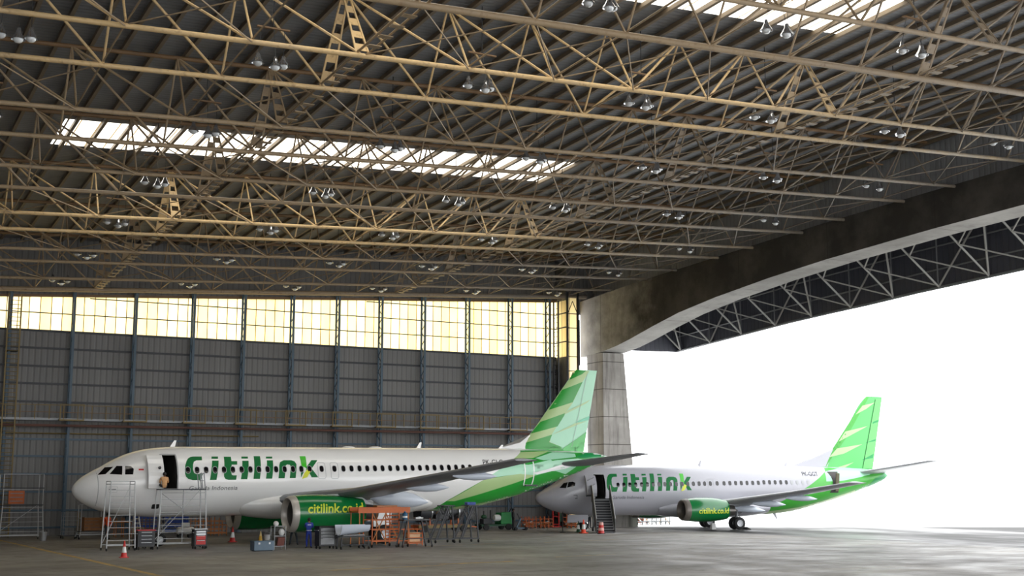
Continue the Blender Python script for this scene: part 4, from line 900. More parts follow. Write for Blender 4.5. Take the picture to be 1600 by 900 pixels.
def work_stand(label, x, y, w, d, h, rz, m, rail=1.0, nr=6, group=None, name='work_stand', railm=None, deck=True):
    t = thing(name, label, 'work stand', (x, y, GZ), rz, group)
    for sx in (-1, 1):
        for sy in (-1, 1): MB().bar((sx*(w/2+.12), sy*(d/2+.1), .14), (sx*w/2, sy*d/2, h), .055).build('leg', m, t)
    for sx in (-1, 1):
        for sy in (-1, 1): castor(bb := MB(), sx*(w/2+.12), sy*(d/2+.1)); bb.build('castor', M_BLACK, t)
    for sy in (-1, 1): MB().bar((-w/2-.1, sy*(d/2+.08), .3), (w/2+.1, sy*(d/2+.08), .3), .045).build('base_rail', m, t)
    if deck: MB().box((0, 0, h), (w+.06, d+.06, .06)).build('platform', M_DARKSTEEL, t)
    rungs('rung', m, t, (-w/2-.1, -d/2-.08, .4), (-w/2, -d/2, h), (w/2+.1, -d/2-.08, .4), (w/2, -d/2, h), nr)
    MB().bar((-w/2-.08, d/2+.06, .4), (w/2, d/2, h), .03).build('brace', m, t)
    if rail:
        for sx in (-1, 1): MB().bar((sx*w/2, d/2, h), (sx*w/2, d/2, h+rail), .045).build('rail_post', railm or m, t); MB().bar((sx*w/2, -d/2, h), (sx*w/2, -d/2, h+rail), .045).build('rail_post', railm or m, t)
        for f in (.5, 1.):
            MB().bar((-w/2, d/2, h+rail*f), (w/2, d/2, h+rail*f), .04).build('guard_rail', railm or m, t)
            for sx in (-1, 1): MB().bar((sx*w/2, -d/2, h+rail*f), (sx*w/2, d/2, h+rail*f), .04).build('guard_rail', railm or m, t)
    return t
def tool_chest(label, x, y, w, d, h, rz, mb, md, nd, name='tool_chest', top=None):
    t = thing(name, label, 'tool chest', (x, y, GZ), rz)
    MB().box((0, 0, .16+(h-.16)/2), (w, d, h-.16)).build('cabinet_body', mb, t, bevel=.015)
    MB().box((0, 0, h+.02), (w+.05, d+.05, .05)).build('top_tray', top or mb, t, bevel=.01)
    hh = (h-.3)/sum(nd); z = h-.06
    for k in nd:
        dr = MB().box((0, -d/2-.012, z-hh*k/2), (w-.18, .03, hh*k-.03)).build('drawer', md[k % len(md)] if isinstance(md, list) else md, t, bevel=.006)
        MB().bar((-w*.3, -d/2-.04, z-.03), (w*.3, -d/2-.04, z-.03), .02).build('handle', M_ALU, dr); z -= hh*k
    for sx in (-1, 1):
        for sy in (-1, 1): castor(bb := MB(), sx*(w/2-.08), sy*(d/2-.08)); bb.build('castor', M_BLACK, t)
    MB().bar((-w/2-.05, -d/2, h*.85), (-w/2-.05, d/2, h*.85), .03).build('push_handle', M_ALU, t)
    return t

# --- people: one skinned body each, clothing by region
def person(label, x, y, z, rz, joints, top, legs, skin=(120, 82, 60), hair=(20, 17, 16), shoe=(26, 25, 26), stripe=None, h=1.7, hat=None):
    """joints: dict name -> (x, y, z); the figure looks towards -y"""
    J = {k: V3(v) for k, v in joints.items()}
    R = dict(pelvis=.135, waist=.12, chest=.145, neck=.055, head=.085, crown=.075, shl=.07, shr=.07, ell=.045, elr=.045, wrl=.032, wrr=.032, hdl=.036, hdr=.036, hipl=.09, hipr=.09, knl=.062, knr=.062, anl=.045, anr=.045, tol=.038, tor=.038)
    E = [('pelvis', 'waist'), ('waist', 'chest'), ('chest', 'neck'), ('neck', 'head'), ('head', 'crown'), ('chest', 'shl'), ('chest', 'shr'), ('shl', 'ell'), ('shr', 'elr'), ('ell', 'wrl'), ('elr', 'wrr'), ('wrl', 'hdl'), ('wrr', 'hdr'), ('pelvis', 'hipl'), ('pelvis', 'hipr'), ('hipl', 'knl'), ('hipr', 'knr'), ('knl', 'anl'), ('knr', 'anr'), ('anl', 'tol'), ('anr', 'tor')]
    for s in 'lr':
        d = (J['hd'+s]-J['wr'+s]).normalized(); side = V3((1, 0, 0)) if abs(d.x) < .8 else V3((0, 1, 0)); cr = d.cross(side).normalized()
        for i, (o, ln) in enumerate(((-.028, .07), (-.01, .08), (.01, .075), (.028, .06))):
            a, b = 'f%s%d' % (s, i), 'g%s%d' % (s, i); J[a] = J['hd'+s]+d*.045+side*o; J[b] = J[a]+d*ln*.8+cr*.02; R[a] = .010; R[b] = .008; E += [('hd'+s, a), (a, b)]
        a, b = 'f%st' % s, 'g%st' % s; J[a] = J['hd'+s]+d*.01+side*.05*(1 if s == 'l' else -1); J[b] = J[a]+d*.045; R[a] = .011; R[b] = .009; E += [('hd'+s, a), (a, b)]
    J['nose'] = J['head']+V3((0, -.1, .01)); R['nose'] = .014; E.append(('head', 'nose'))
    names = ['pelvis']+[k for k in J if k != 'pelvis']; ix = {k: i for i, k in enumerate(names)}
    me = bpy.data.meshes.new('person'); me.from_pydata([J[k] for k in names], [(ix[a], ix[b]) for a, b in E], [])
    o = bpy.data.objects.new('person', me); COL.objects.link(o)
    sk = o.modifiers.new('skin', 'SKIN'); sk.use_smooth_shade = True
    for i, k in enumerate(names): v = me.skin_vertices[0].data[i]; v.radius = (R[k], R[k]); v.use_root = (k == 'pelvis')
    o.modifiers.new('sub', 'SUBSURF').levels = 1
    bpy.context.view_layer.update()
    em = bpy.data.meshes.new_from_object(o.evaluated_get(bpy.context.evaluated_depsgraph_get()))
    o.modifiers.clear(); o.data = em; bpy.data.meshes.remove(me)
    cols = [mat('skin_%d_%d_%d' % skin, skin, .6, 0, .08, 8), mat('cloth_%d_%d_%d' % top, top, .8, 0, .18, 9), mat('cloth_%d_%d_%d' % legs, legs, .8, 0, .18, 9), mat('shoe_leather', shoe, .6)]
    em.materials.clear()
    for m in cols: em.materials.append(m)
    seg = [(J[a], J[b], a, b) for a, b in E]
    for p in em.polygons:
        c = p.center; best = 9; who = None
        for a, b, na, nb in seg:
            ab = b-a; tt = max(0, min(1, (c-a).dot(ab)/max(ab.length_squared, 1e-9))); dd = (c-a-ab*tt).length-(R[na]*(1-tt)+R[nb]*tt)
            if dd < best: best = dd; who = (na, nb, tt)
        a, b, tt = who; sset = {a, b}
        if 'head' in sset or 'nose' in sset or a[0] in 'fg' or b[0] in 'fg' or b[:2] == 'hd' or (a == 'chest' and b == 'neck' and tt > .75): k = 0
        elif b[:2] == 'to' or (b[:2] == 'an' and tt > .93): k = 3
        elif b[:3] == 'hip' or b[:2] in ('kn', 'an'): k = 2
        else: k = 1
        p.material_index = k; p.use_smooth = True
    o.location = (x, y, z); o.rotation_euler = (0, 0, rz); tag(o, label, 'person')
    hd = J['head']; cw = J['crown']; up = (cw-hd).normalized()
    b = MB().ball(hd+up*.055+V3((0, .022, 0)), .108, 16, 10, (.92, 1, 1)); hm = mat('hair_dark', hair, .7)
    if hat: MB().ball(hd+up*.075+V3((0, .01, 0)), .118, 16, 10, (.95, 1.05, .9)).build('cap', mat('cap_cloth', hat, .7), o, 'all')
    else: b.build('hair', hm, o, 'all')
    for s in (-1, 1):
        MB().ball(hd+V3((s*.034, -.086, .028)), .012, 8, 6).build('eye', mat('eye_dark', (30, 26, 24), .3), o, 'all')
        MB().ball(hd+V3((s*.092, .0, .0)), .026, 8, 6, (.4, .7, 1.2)).build('ear', cols[0], o, 'all')
    MB().box(hd+V3((0, -.088, -.048)), (.045, .012, .009)).build('mouth', mat('lips', (104, 58, 50), .6), o)
    if stripe:
        ch = J['waist']; MB().lathe([(.168, -.02), (.17, .02)], (ch.x, ch.y, ch.z-.06), n=18).build('belt_stripe', mat('reflective_grey', (190, 194, 204), .4), o, True)
        MB().box((J['chest'].x, J['chest'].y+.155, J['chest'].z+.03), (.2, .012, .05)).build('back_badge', mat('reflective_grey', (190, 194, 204), .4), o)
    return o
STAND = dict(pelvis=(0, 0, .93), waist=(0, .01, 1.08), chest=(0, .01, 1.3), neck=(0, 0, 1.46), head=(0, -.015, 1.57), crown=(0, -.01, 1.64), shl=(.185, .01, 1.39), shr=(-.185, .01, 1.39), ell=(.25, .04, 1.12), elr=(-.25, .04, 1.12), wrl=(.25, -.05, .9), wrr=(-.25, -.05, .9), hdl=(.25, -.07, .83), hdr=(-.25, -.07, .83), hipl=(.09, 0, .86), hipr=(-.09, 0, .86), knl=(.11, -.01, .48), knr=(-.11, -.01, .48), anl=(.12, .03, .09), anr=(-.12, .03, .09), tol=(.14, -.13, .045), tor=(-.14, -.13, .045))
work = dict(STAND); work.update(ell=(.2, -.2, 1.2), elr=(-.24, -.12, 1.16), wrl=(.12, -.4, 1.32), wrr=(-.14, -.36, 1.28), hdl=(.1, -.48, 1.36), hdr=(-.12, -.44, 1.32), tol=(.17, -.12, .045), anr=(-.14, .0, .09), tor=(-.2, -.13, .045))
wide = dict(STAND); wide.update(knl=(.17, 0, .48), knr=(-.17, 0, .48), anl=(.22, .03, .09), anr=(-.22, .03, .09), tol=(.27, -.11, .045), tor=(-.27, -.11, .045), hipl=(.1, 0, .86), hipr=(-.1, 0, .86))
sit = dict(STAND); sit.update(pelvis=(0, 0, .13), waist=(0, .0, .28), chest=(0, -.04, .5), neck=(0, -.06, .66), head=(0, -.09, .77), crown=(0, -.08, .84), shl=(.185, -.04, .59), shr=(-.185, -.04, .59), ell=(.24, -.12, .34), elr=(-.24, -.12, .34), wrl=(.14, -.34, .3), wrr=(-.14, -.34, .3), hdl=(.1, -.42, .3), hdr=(-.1, -.42, .3), hipl=(.1, -.02, .11), hipr=(-.1, -.02, .11), knl=(.16, -.42, .22), knr=(-.16, -.42, .22), anl=(.14, -.7, .08), anr=(-.14, -.7, .08), tol=(.15, -.86, .06), tor=(-.15, -.86, .06))
PI = math.pi
person('mechanic in blue coveralls seen from behind, standing at the big green engine', 24.98, 70.35, GZ, PI-.2, work, (34, 58, 150), (30, 50, 140), stripe=True)
person('person in dark trousers standing behind the big green engine near its inlet', 25.48, 74.4, GZ, PI-.3, wide, (60, 70, 84), (44, 52, 62))
person('worker in a tan shirt sitting at the open door of the front airliner', 17.77, 74.6, 3.49, PI, sit, (206, 158, 110), (52, 54, 62))
person('worker in an orange vest behind the tall stand under the nose', 17.35, 88, GZ, .3, STAND, (232, 84, 36), (60, 62, 66))
person('worker in black standing beside the green covered dolly at the back wall', 48.56, 89.6, GZ, 1.2, wide, (26, 26, 30), (28, 28, 32))
person('worker in dark clothes behind the boarding stairs, left of the pair', 56.42, 91, GZ, .2, STAND, (40, 42, 50), (24, 26, 32))
person('worker in dark clothes behind the boarding stairs, right of the pair', 57.36, 91.4, GZ, -.4, wide, (36, 38, 46), (26, 28, 36))

# --- stands under and beside the front airliner
t = work_stand('tall grey work stand with an orange panel against the wall at far left', 12.20, 90.2, 2.5, 1.1, 2.25, .1, M_STAND, 2.0, 6)
MB().box((-.25, .2, 2.75), (1.0, .06, .85)).build('orange_panel', M_ORANGE, t)
for zz in (2.5, 2.75, 3.0): MB().box((-.25, .16, zz), (.8, .03, .05)).build('panel_slat', M_GREYSTEEL, t)
MB().bar((-1.3, -.6, 3.35), (1.3, -.6, 3.35), .06).build('top_rail', M_DARKSTEEL, t)
t = thing('bucket', 'small pale bucket on the floor beside the far left stand', 'bucket', (13.45, 88.6, GZ))
MB().lathe([(.2, 0), (.26, .55), (.24, .55), (.18, .04)], n=18, ca=True).build('bucket_body', M_ALU, t, True); MB().path([(-.26, 0, .52), (-.15, 0, .72), (.15, 0, .72), (.26, 0, .52)], .012).build('handle', M_DARKSTEEL, t)
t = thing('cage_trolley', 'grey cage trolley by the wall left of the airliner nose', 'trolley', (15.52, 91, GZ), .05)
MB().box((0, 0, .2), (1.1, .7, .06)).build('deck', M_DARKSTEEL, t)
for sx in (-1, 1):
    for sy in (-1, 1): MB().bar((sx*.52, sy*.32, .2), (sx*.52, sy*.32, 1.75), .04).build('post', M_YELLOW if sx > 0 else M_GREYSTEEL, t); castor(bb := MB(), sx*.5, sy*.3); bb.build('castor', M_BLACK, t)
for k in range(6):
    for sy in (-1, 1): MB().bar((-.52, sy*.32, .45+k*.25), (.52, sy*.32, .45+k*.25), .02).build('cage_bar', M_GREYSTEEL, t)
t = work_stand('low grey railed trolley under the airliner nose carrying an orange crate', 16.59, 89.5, 1.5, .9, .5, .05, M_STAND, 1.75, 1)
c = thing('wooden_crate', 'orange brown slatted crate on the trolley under the nose', 'crate', (16.68, 89.5, GZ+.53), .05)
for k in range(4): MB().box((0, -.36, .12+k*.22), (1.2, .03, .17)).build('slat', M_WOOD, c); MB().box((0, .36, .12+k*.22), (1.2, .03, .17)).build('slat', M_WOOD, c)
for sx in (-1, 1): MB().box((sx*.6, 0, .45), (.04, .74, .9)).build('end_board', M_WOOD, c)
MB().bar((-.55, -.39, .08), (.55, -.39, .84), .06).build('diagonal_batten', M_WOOD, c)
work_stand('tall bare ladder stand in front of the airliner nose', 15.24-.15, 73.4, 1.3, 1.0, 3.45, .05, M_STAND, .3, 9, None, 'ladder_stand', None, False)
t = work_stand('scaffold platform reaching up to the open door of the front airliner', 18.65, 74.2, 2.5, 1.1, 3.3, 0, M_STAND, 0, 8, None, 'door_scaffold')
for xx in (1.1, 1.25): MB().bar((xx, -.5, 3.3), (xx-.12, -.5, 4.25), .05).build('guard_post', M_GREYSTEEL, t); MB().bar((xx, .35, 3.3), (xx-.12, .35, 4.2), .05).build('guard_post', M_GREYSTEEL, t)
for zz in (3.8, 4.2): MB().bar((1.12, -.5, zz), (1.12, .35, zz), .04).build('guard_rail', M_GREYSTEEL, t)
MB().bar((0, -.55, .3), (0, -.5, 3.3), .045).build('mid_post', M_GREYSTEEL, t); MB().bar((-1.25, -.52, 3.1), (0, -.52, 2.2), .035).build('brace', M_GREYSTEEL, t)
for zz in (1.0, 1.9): MB().bar((-1.25, .5, zz), (1.25, .5, zz), .035).build('ledger', M_GREYSTEEL, t)
tool_chest('dark wheeled tool cart with a bright red top under the airliner nose', 16.59, 73.6, .95, .55, 1.05, .05, M_CHAR, M_DARKSTEEL, [1, 1, 1, 1], 'tool_cart', M_RED)
tool_chest('red tool chest with drawers beside the door scaffold', 19.49, 73.1, .72, .55, 1.08, .05, M_CHAR, [M_RED, M_ALU, M_RED], [1, 1, 2, 2], 'tool_chest', M_ALU)
cone('red and white traffic cone alone on the floor in front of the nose', 13.92, 66.2, .82, M_RED)
cone('red traffic cone below the hidden far engine of the front airliner', 23.56, 80.5, .95, M_RED)
cone('pale yellow traffic cone behind the grey blue box near the engine', 24.08, 76.4, .8, mat('cone_beige', (214, 190, 130), .5), mat('cone_yellow', (206, 160, 50), .5))
# stepped blue tray racks at the back wall
for px_, lab in ((20.75, 'left of the pair'), (22.95, 'right of the pair')):
    t = thing('tray_rack', 'rack of blue trays standing by the back wall, %s' % lab, 'rack', (px_, 92.6, GZ), 0, 'blue tray racks')
    for sx in (-1, 1):
        for sy in (-1, 1): MB().bar((sx*.86, sy*.38, 0), (sx*.86, sy*.38, 1.75), .05).build('post', M_GREYSTEEL, t)
    for k in range(5):
        b = MB().box((0, 0, .3+k*.3), (1.66, .72, .04)); b.box((0, -.36, .39+k*.3), (1.66, .03, .18)); b.box((0, .36, .39+k*.3), (1.66, .03, .18)); b.box((-.82, 0, .39+k*.3), (.03, .72, .18)); b.box((.82, 0, .39+k*.3), (.03, .72, .18)); b.build('tray', M_BLUE, t)
t = thing('step_ladder', 'small white step ladder between the ladder stand and the red topped cart', 'ladder', (18.98, 87, GZ), .3)
for sx in (-1, 1): MB().bar((sx*.26, -.35, 0), (sx*.18, 0, 1.55), .05).build('rail', M_WHITE, t); MB().bar((sx*.26, .4, 0), (sx*.18, .03, 1.5), .04).build('rear_rail', M_ALU, t)
rungs('step', M_WHITE, t, (-.26, -.35, .1), (-.18, 0, 1.5), (.26, -.35, .1), (.18, 0, 1.5), 5, .03); MB().box((0, 0, 1.55), (.42, .26, .04)).build('top_step', M_WHITE, t)
t = thing('air_compressor', 'small white wheeled compressor behind the door scaffold', 'compressor', (22.49, 88, GZ))
MB().lathe([(.03, -.6), (.2, -.56), (.26, -.45), (.26, .45), (.2, .56), (.03, .6)], (0, 0, .5), 'x', 18).build('tank', M_WHITE, t, True); MB().box((0, 0, .88), (.5, .36, .28)).build('motor', M_WHITE, t, bevel=.03); MB().path([(-.55, 0, .5), (-.75, 0, .85), (-.75, .3, .85)], .02).build('handle', M_GREYSTEEL, t)
for sx in (-.35, .35): MB().lathe([(.02, -.04), (.16, -.04), (.16, .04), (.02, .04)], (sx, -.24, .16), 'y', 14).build('wheel', M_BLACK, t); MB().lathe([(.02, -.04), (.16, -.04), (.16, .04), (.02, .04)], (sx, .24, .16), 'y', 14).build('wheel', M_BLACK, t)
# orange pipe frames
def pipe_frame(label, x, y, w, d, h, rz, m, nx=3, nz=3, group=None, name='pipe_frame'):
    t = thing(name, label, 'steel frame', (x, y, GZ), rz, group)
    for i in range(nx+1):
        for sy in (-1, 1): MB().bar((-w/2+w*i/nx, sy*d/2, 0), (-w/2+w*i/nx, sy*d/2, h*(1 if i < nx else .75)), .05).build('upright', m, t)
    for k in range(nz):
        for sy in (-1, 1): MB().bar((-w/2, sy*d/2, h*(k+.6)/nz*.9), (w/2, sy*d/2, h*(k+.6)/nz*.9), .045).build('rail', m, t)
    for i in (0, nx): MB().bar((-w/2+w*i/nx, -d/2, h*.6), (-w/2+w*i/nx, d/2, h*.6), .045).build('end_rail', m, t)
    MB().box((0, 0, h*.18), (w, d, .04)).build('deck', m, t)
    return t
M_OCH = mat('ochre_paint', (176, 104, 40), .5, 0, .25, 3)
pipe_frame('ochre pipe frame standing by the wall behind the red tool chest', 25.04, 91.5, 2.3, 1.0, 1.25, .05, M_OCH, 4, 4)
pipe_frame('low ochre pipe frame behind the tall ladder stand', 18.84, 91.6, 1.5, .9, 1.3, -.05, M_OCH, 3, 3)
pipe_frame('low rusty pipe frame behind the white step ladder', 20.33, 89.6, 1.6, .9, 1.35, .05, M_RUSTY, 3, 3)
t = thing('hand_trolley', 'yellow hand trolley with a dark box in front of the blue racks', 'trolley', (16.65, 75.2, GZ), .1)
MB().box((0, 0, .55), (.55, .5, .7)).build('box', M_CHAR, t, bevel=.02); MB().box((0, 0, .17), (.7, .6, .05)).build('deck', M_YELLOW, t)
for sx in (-1, 1): MB().bar((sx*.3, .28, .17), (sx*.3, .34, 1.15), .035).build('handle_post', M_YELLOW, t); castor(bb := MB(), sx*.28, -.22); bb.build('castor', M_BLACK, t); castor(bb := MB(), sx*.28, .22); bb.build('castor', M_BLACK, t)
MB().bar((-.3, .34, 1.15), (.3, .34, 1.15), .035).build('handle_bar', M_YELLOW, t)
# around the near engine
t = thing('equipment_box', 'grey blue steel box on the floor in front of the big engine inlet', 'box', (21.92, 69.2, GZ), .08)
MB().box((0, 0, .27), (1.15, .6, .46)).build('box_body', M_GREYBLUE, t, bevel=.02); MB().box((0, 0, .52), (1.19, .64, .05)).build('lid', M_GREYBLUE, t, bevel=.01); MB().box((.3, -.32, .42), (.1, .03, .1)).build('latch', M_ALU, t); MB().box((-.3, -.32, .42), (.1, .03, .1)).build('latch', M_ALU, t); MB().box((0, 0, .02), (1.0, .5, .05)).build('skid', M_BLACK, t)
t = thing('parts_rack', 'narrow pale parts rack with hanging bags beside the grey blue box', 'rack', (23.14, 70.2, GZ), .1)
for sx in (-1, 1):
    for sy in (-1, 1): MB().bar((sx*.33, sy*.25, 0), (sx*.33, sy*.25, 1.3), .035).build('post', M_GREYSTEEL, t)
for zz in (.2, .75, 1.28): MB().box((0, 0, zz), (.7, .54, .04)).build('shelf', M_GREYSTEEL, t)
MB().box((.05, -.2, .45), (.4, .2, .45), 0, .3).build('red_brown_sheet', mat('red_brown', (112, 66, 58), .6), t); MB().ball((.2, 0, .95), .17, 12, 8, (1, 1, 1.2)).build('white_bag', M_WHITE, t, 'all'); MB().ball((-.15, 0, 1.42), .15, 12, 8).build('white_bag', M_WHITE, t, 'all')
t = thing('bucket', 'white plastic bucket behind the grey blue box', 'bucket', (25.19, 78.6, GZ))
MB().lathe([(.16, 0), (.2, .5), (.185, .5), (.15, .04)], n=18, ca=True).build('bucket_body', M_WHITE, t, True); MB().path([(-.2, 0, .48), (-.1, 0, .66), (.1, 0, .66), (.2, 0, .48)], .012).build('handle', M_ALU, t)
tool_chest('charcoal tool cabinet with grey drawers next to the mechanic in blue', 25.75, 69.8, 1.0, .6, 1.22, .1, M_CHAR, M_GREYSTEEL, [1, 1, 1, 2], 'tool_cabinet', M_BLACK)
t = thing('engine_cowl_half', 'white curved cowl piece resting on a stand below the big engine', 'engine cowl', (27.04, 68.8, GZ+.72), .05)
rings = []
for i in range(13):
    a = PI+PI*i/12; rings.append([(-.9+1.8*f, .5*math.cos(a)*(1-.25*f), .62+.6*math.sin(a)*(1-.35*f)) for f in (0, .25, .5, .75, 1)]+[(-.9+1.8*f, .46*math.cos(a)*(1-.25*f), .62+.56*math.sin(a)*(1-.35*f)) for f in (1, .75, .5, .25, 0)])
MB().loft(rings).build('cowl_shell', M_FAIR, t, True); MB().box((0, 0, .05), (1.3, .3, .05)).build('keel_strip', M_GREYSTEEL, t)
t = thing('trestle_table', 'low dark stand carrying the white cowl piece', 'stand', (27.04, 68.8, GZ), .05)
MB().box((0, 0, .69), (1.9, .7, .05)).build('top', M_DARKSTEEL, t)
for sx in (-1, 1):
    for sy in (-1, 1): MB().bar((sx*.85, sy*.3, .08), (sx*.8, sy*.28, .68), .05).build('leg', M_DARKSTEEL, t); castor(bb := MB(), sx*.85, sy*.3); bb.build('castor', M_BLACK, t)
MB().bar((-.85, -.3, .25), (.85, -.3, .25), .035).build('stretcher', M_DARKSTEEL, t)
# the orange platform
xo = (27.04+30.94)/2
t = thing('orange_platform', 'orange work platform of pipes behind the tool cabinet, under the wing', 'work platform', (xo+.25, 70.25, GZ), .05)
W_ = 3.3
MB().box((0, -.6, 2.12), (W_, .08, .32)).build('top_beam', M_ORANGE, t); MB().box((0, .6, 2.12), (W_, .08, .32)).build('top_beam', M_ORANGE, t); MB().box((0, 0, 2.04), (W_, 1.2, .05)).build('deck', M_OCH, t)
MB().box((.3, -.1, 2.34), (1.3, .5, .07)).build('loose_plank', M_OCH, t)
for i, xx in enumerate((-1.55, -.75, .1, .95, 1.55)):
    for sy in (-1, 1): MB().bar((xx, sy*.6, .12), (xx, sy*.6, 2.0), .055).build('upright', M_ORANGE if i % 2 else M_OCH, t)
for zz in (.35, 1.0, 1.55):
    for sy in (-1, 1): MB().bar((-.75, sy*.6, zz), (1.55, sy*.6, zz), .05).build('ledger', M_ORANGE, t)
MB().bar((-.75, -.62, .35), (.1, -.62, 1.95), .045).build('brace', M_OCH, t); MB().bar((.1, -.62, .35), (-.75, -.62, 1.95), .045).build('brace', M_OCH, t); MB().bar((.1, -.62, 1.95), (.95, -.62, .3), .045).build('brace', M_OCH, t)
rungs('rung', M_ORANGE, t, (.12, -.66, .4), (.12, -.66, 1.9), (.9, -.66, .4), (.9, -.66, 1.9), 8, .03)
for xx in (-1.55, -.75, .95, 1.55): castor(bb := MB(), xx, -.6, .1); bb.build('castor', M_BLACK, t); castor(bb := MB(), xx, .6, .1); bb.build('castor', M_BLACK, t)
t = thing('parts_bin', 'orange wire bin with cartons standing right of the orange platform', 'bin', (31.84, 71.3, GZ), .05)
for zz in (.2, .45, .7, .95): MB().path([(-.45, -.35, zz), (.45, -.35, zz), (.45, .35, zz), (-.45, .35, zz), (-.45, -.35, zz)], .025).build('hoop', M_ORANGE, t)
for sx in (-1, 1):
    for sy in (-1, 1): MB().bar((sx*.45, sy*.35, 0), (sx*.45, sy*.35, 1.0), .05).build('corner_post', M_ORANGE, t)
MB().box((0, 0, .45), (.7, .5, .6)).build('carton', mat('pale_carton', (214, 178, 140), .7), t); MB().box((0, 0, .12), (.88, .68, .04)).build('floor_panel', M_ORANGE, t)
t = thing('workbench', 'dark splay legged bench with odds and ends, right of the orange platform', 'workbench', (30.98, 69.2, GZ), .05)
MB().box((0, 0, 1.55), (1.7, .7, .07)).build('bench_top', M_CHAR, t)
for sx in (-1, 1):
    for sy in (-1, 1): MB().bar((sx*.95, sy*.4, .12), (sx*.6, sy*.3, 1.52), .07).build('leg', M_DARKSTEEL, t); castor(bb := MB(), sx*.95, sy*.4); bb.build('castor', M_BLACK, t)
MB().bar((-.85, -.38, .5), (.85, -.38, .5), .04).build('stretcher', M_DARKSTEEL, t)
for nm, lab, x_, m, sz in (('oil_can', 'blue and white can standing on the dark bench', -.62, mat('can_blue', (40, 96, 132), .4), (.3, .3, .42)), ('parts_tray', 'pale tray lying on the dark bench', .25, M_WHITE, (.45, .3, .1))):
    bx = 30.98+x_
    o = thing(nm, lab, 'can' if nm == 'oil_can' else 'tray', (bx, 69.2+.05*x_, GZ+1.585))
    if nm == 'oil_can': MB().lathe([(.14, 0), (.15, .02), (.15, .32), (.06, .4), (.05, .46)], n=18, ca=True, cb=True).build('can_body', m, o, True); MB().lathe([(.152, .1), (.152, .2)], n=18).build('white_label', M_WHITE, o, True)
    else: MB().box((0, 0, .02), (.5, .32, .03)).box((0, -.15, .06), (.5, .02, .1)).box((0, .15, .06), (.5, .02, .1)).box((-.24, 0, .06), (.02, .32, .1)).box((.24, 0, .06), (.02, .32, .1)).build('tray_body', m, o); MB().ball((.05, 0, .1), .1, 10, 6, (1.3, 1, .6)).build('rag', M_FAIR, o, 'all')
# two dark trestle stands with a rod rack
for i, (px_, lab) in enumerate(((34.62, 'left of the two'), (36.29, 'right of the two'))):
    t = thing('engine_trestle', 'dark wheeled trestle with slanted legs below the rear fuselage, %s' % lab, 'trestle', (px_, 73.2, GZ), .05, 'dark wheeled trestles')
    MB().bar((-.72, -.45, .25), (.72, -.45, .25), .07).build('base_rail', M_DARKSTEEL, t); MB().bar((-.72, .45, .25), (.72, .45, .25), .07).build('base_rail', M_DARKSTEEL, t)
    for sy in (-1, 1):
        MB().bar((-.62, sy*.45, .25), (.25, sy*.4, 2.25), .075).build('slanted_leg', M_DARKSTEEL, t); MB().bar((-.5, sy*.45, .25), (.37, sy*.4, 2.25), .05).build('slanted_leg', M_DARKSTEEL, t)
        MB().bar((.65, sy*.45, .25), (.5, sy*.4, 2.25), .075).build('upright_leg', M_DARKSTEEL, t)
        for sx in (-1, 1): castor(bb := MB(), sx*.66, sy*.45, .1); bb.build('castor', M_BLACK, t)
    MB().box((.3, 0, 2.27), (.75, .95, .07)).build('top_saddle', M_DARKSTEEL, t); MB().bar((.3, -.45, 1.4), (.3, .45, 1.4), .05).build('cross_bar', M_DARKSTEEL, t)
    for k in range(5): MB().tube((-.1+k*.17, -.42, 1.5+.1*(k % 2)), (-.05+k*.17, .42, 2.2), .022, n=6).build('hanging_rod', M_GREYSTEEL, t)
o = thing('parts_case', 'small blue case lying on the right dark trestle', 'case', (36.29+.3, 73.2, GZ+2.31), .05)
MB().box((0, 0, .09), (.62, .36, .17)).build('case_body', M_BLUE, o, bevel=.02); MB().path([(-.1, -.19, .12), (-.1, -.24, .12), (.1, -.24, .12), (.1, -.19, .12)], .012).build('handle', M_BLACK, o)
# stripped engine on its dolly, back wall
ex = 42.74
t = thing('transport_dolly', 'orange transport dolly under the stripped engine by the back wall', 'dolly', (ex, 90.6, GZ), 0)
for sy in (-1, 1): MB().box((0, sy*.7, .42), (4.3, .16, .22)).build('side_beam', M_ORANGE if sy > 0 else M_YELLOW, t)
for xx in (-1.9, 0, 1.9): MB().box((xx, 0, .42), (.16, 1.4, .18)).build('cross_beam', M_ORANGE, t)
for sx in (-1.6, 1.6):
    for sy in (-1, 1): MB().lathe([(.03, -.08), (.26, -.08), (.26, .08), (.03, .08)], (sx, sy*.75, .26), 'y', 16).build('wheel', M_BLACK, t)
for sx in (-1.2, 1.2):
    for sy in (-1, 1): MB().bar((sx, sy*.7, .5), (sx, sy*.62, 1.0), .1).build('cradle_post', M_ORANGE, t)
MB().bar((2.15, 0, .42), (3.2, 0, .3), .08).build('tow_bar', M_ORANGE, t)
t = thing('stripped_engine', 'bare dark jet engine full of pipes on the orange dolly', 'jet engine', (ex, 90.6, GZ+1.5), 0)
MB().lathe([(.5, -2.0), (.78, -1.95), (.8, -1.1), (.55, -.9), (.48, .2), (.6, .5), (.62, 1.2), (.45, 1.6), (.3, 2.0)], (0, 0, 0), 'x', 28, True, True).build('core_casing', M_DARKSTEEL, t, True)
for k in range(26):
    r_ = random.Random(k); x0 = r_.uniform(-1.7, 1.4); a0 = r_.uniform(PI*.85, PI*2.15); x1 = x0+r_.uniform(-.6, .9); a1 = a0+r_.uniform(-.7, .7); R0 = .68
    pts = [V3((x0+(x1-x0)*f, R0*math.cos(a0+(a1-a0)*f)*(1+.08*math.sin(f*6)), R0*math.sin(a0+(a1-a0)*f))) for f in (0, .2, .4, .6, .8, 1)]
    MB().path(pts, r_.uniform(.025, .05), 8).build('engine_pipe', [M_ALU, M_GREYSTEEL, M_BLACK, M_RUSTY][k % 4], t, True)
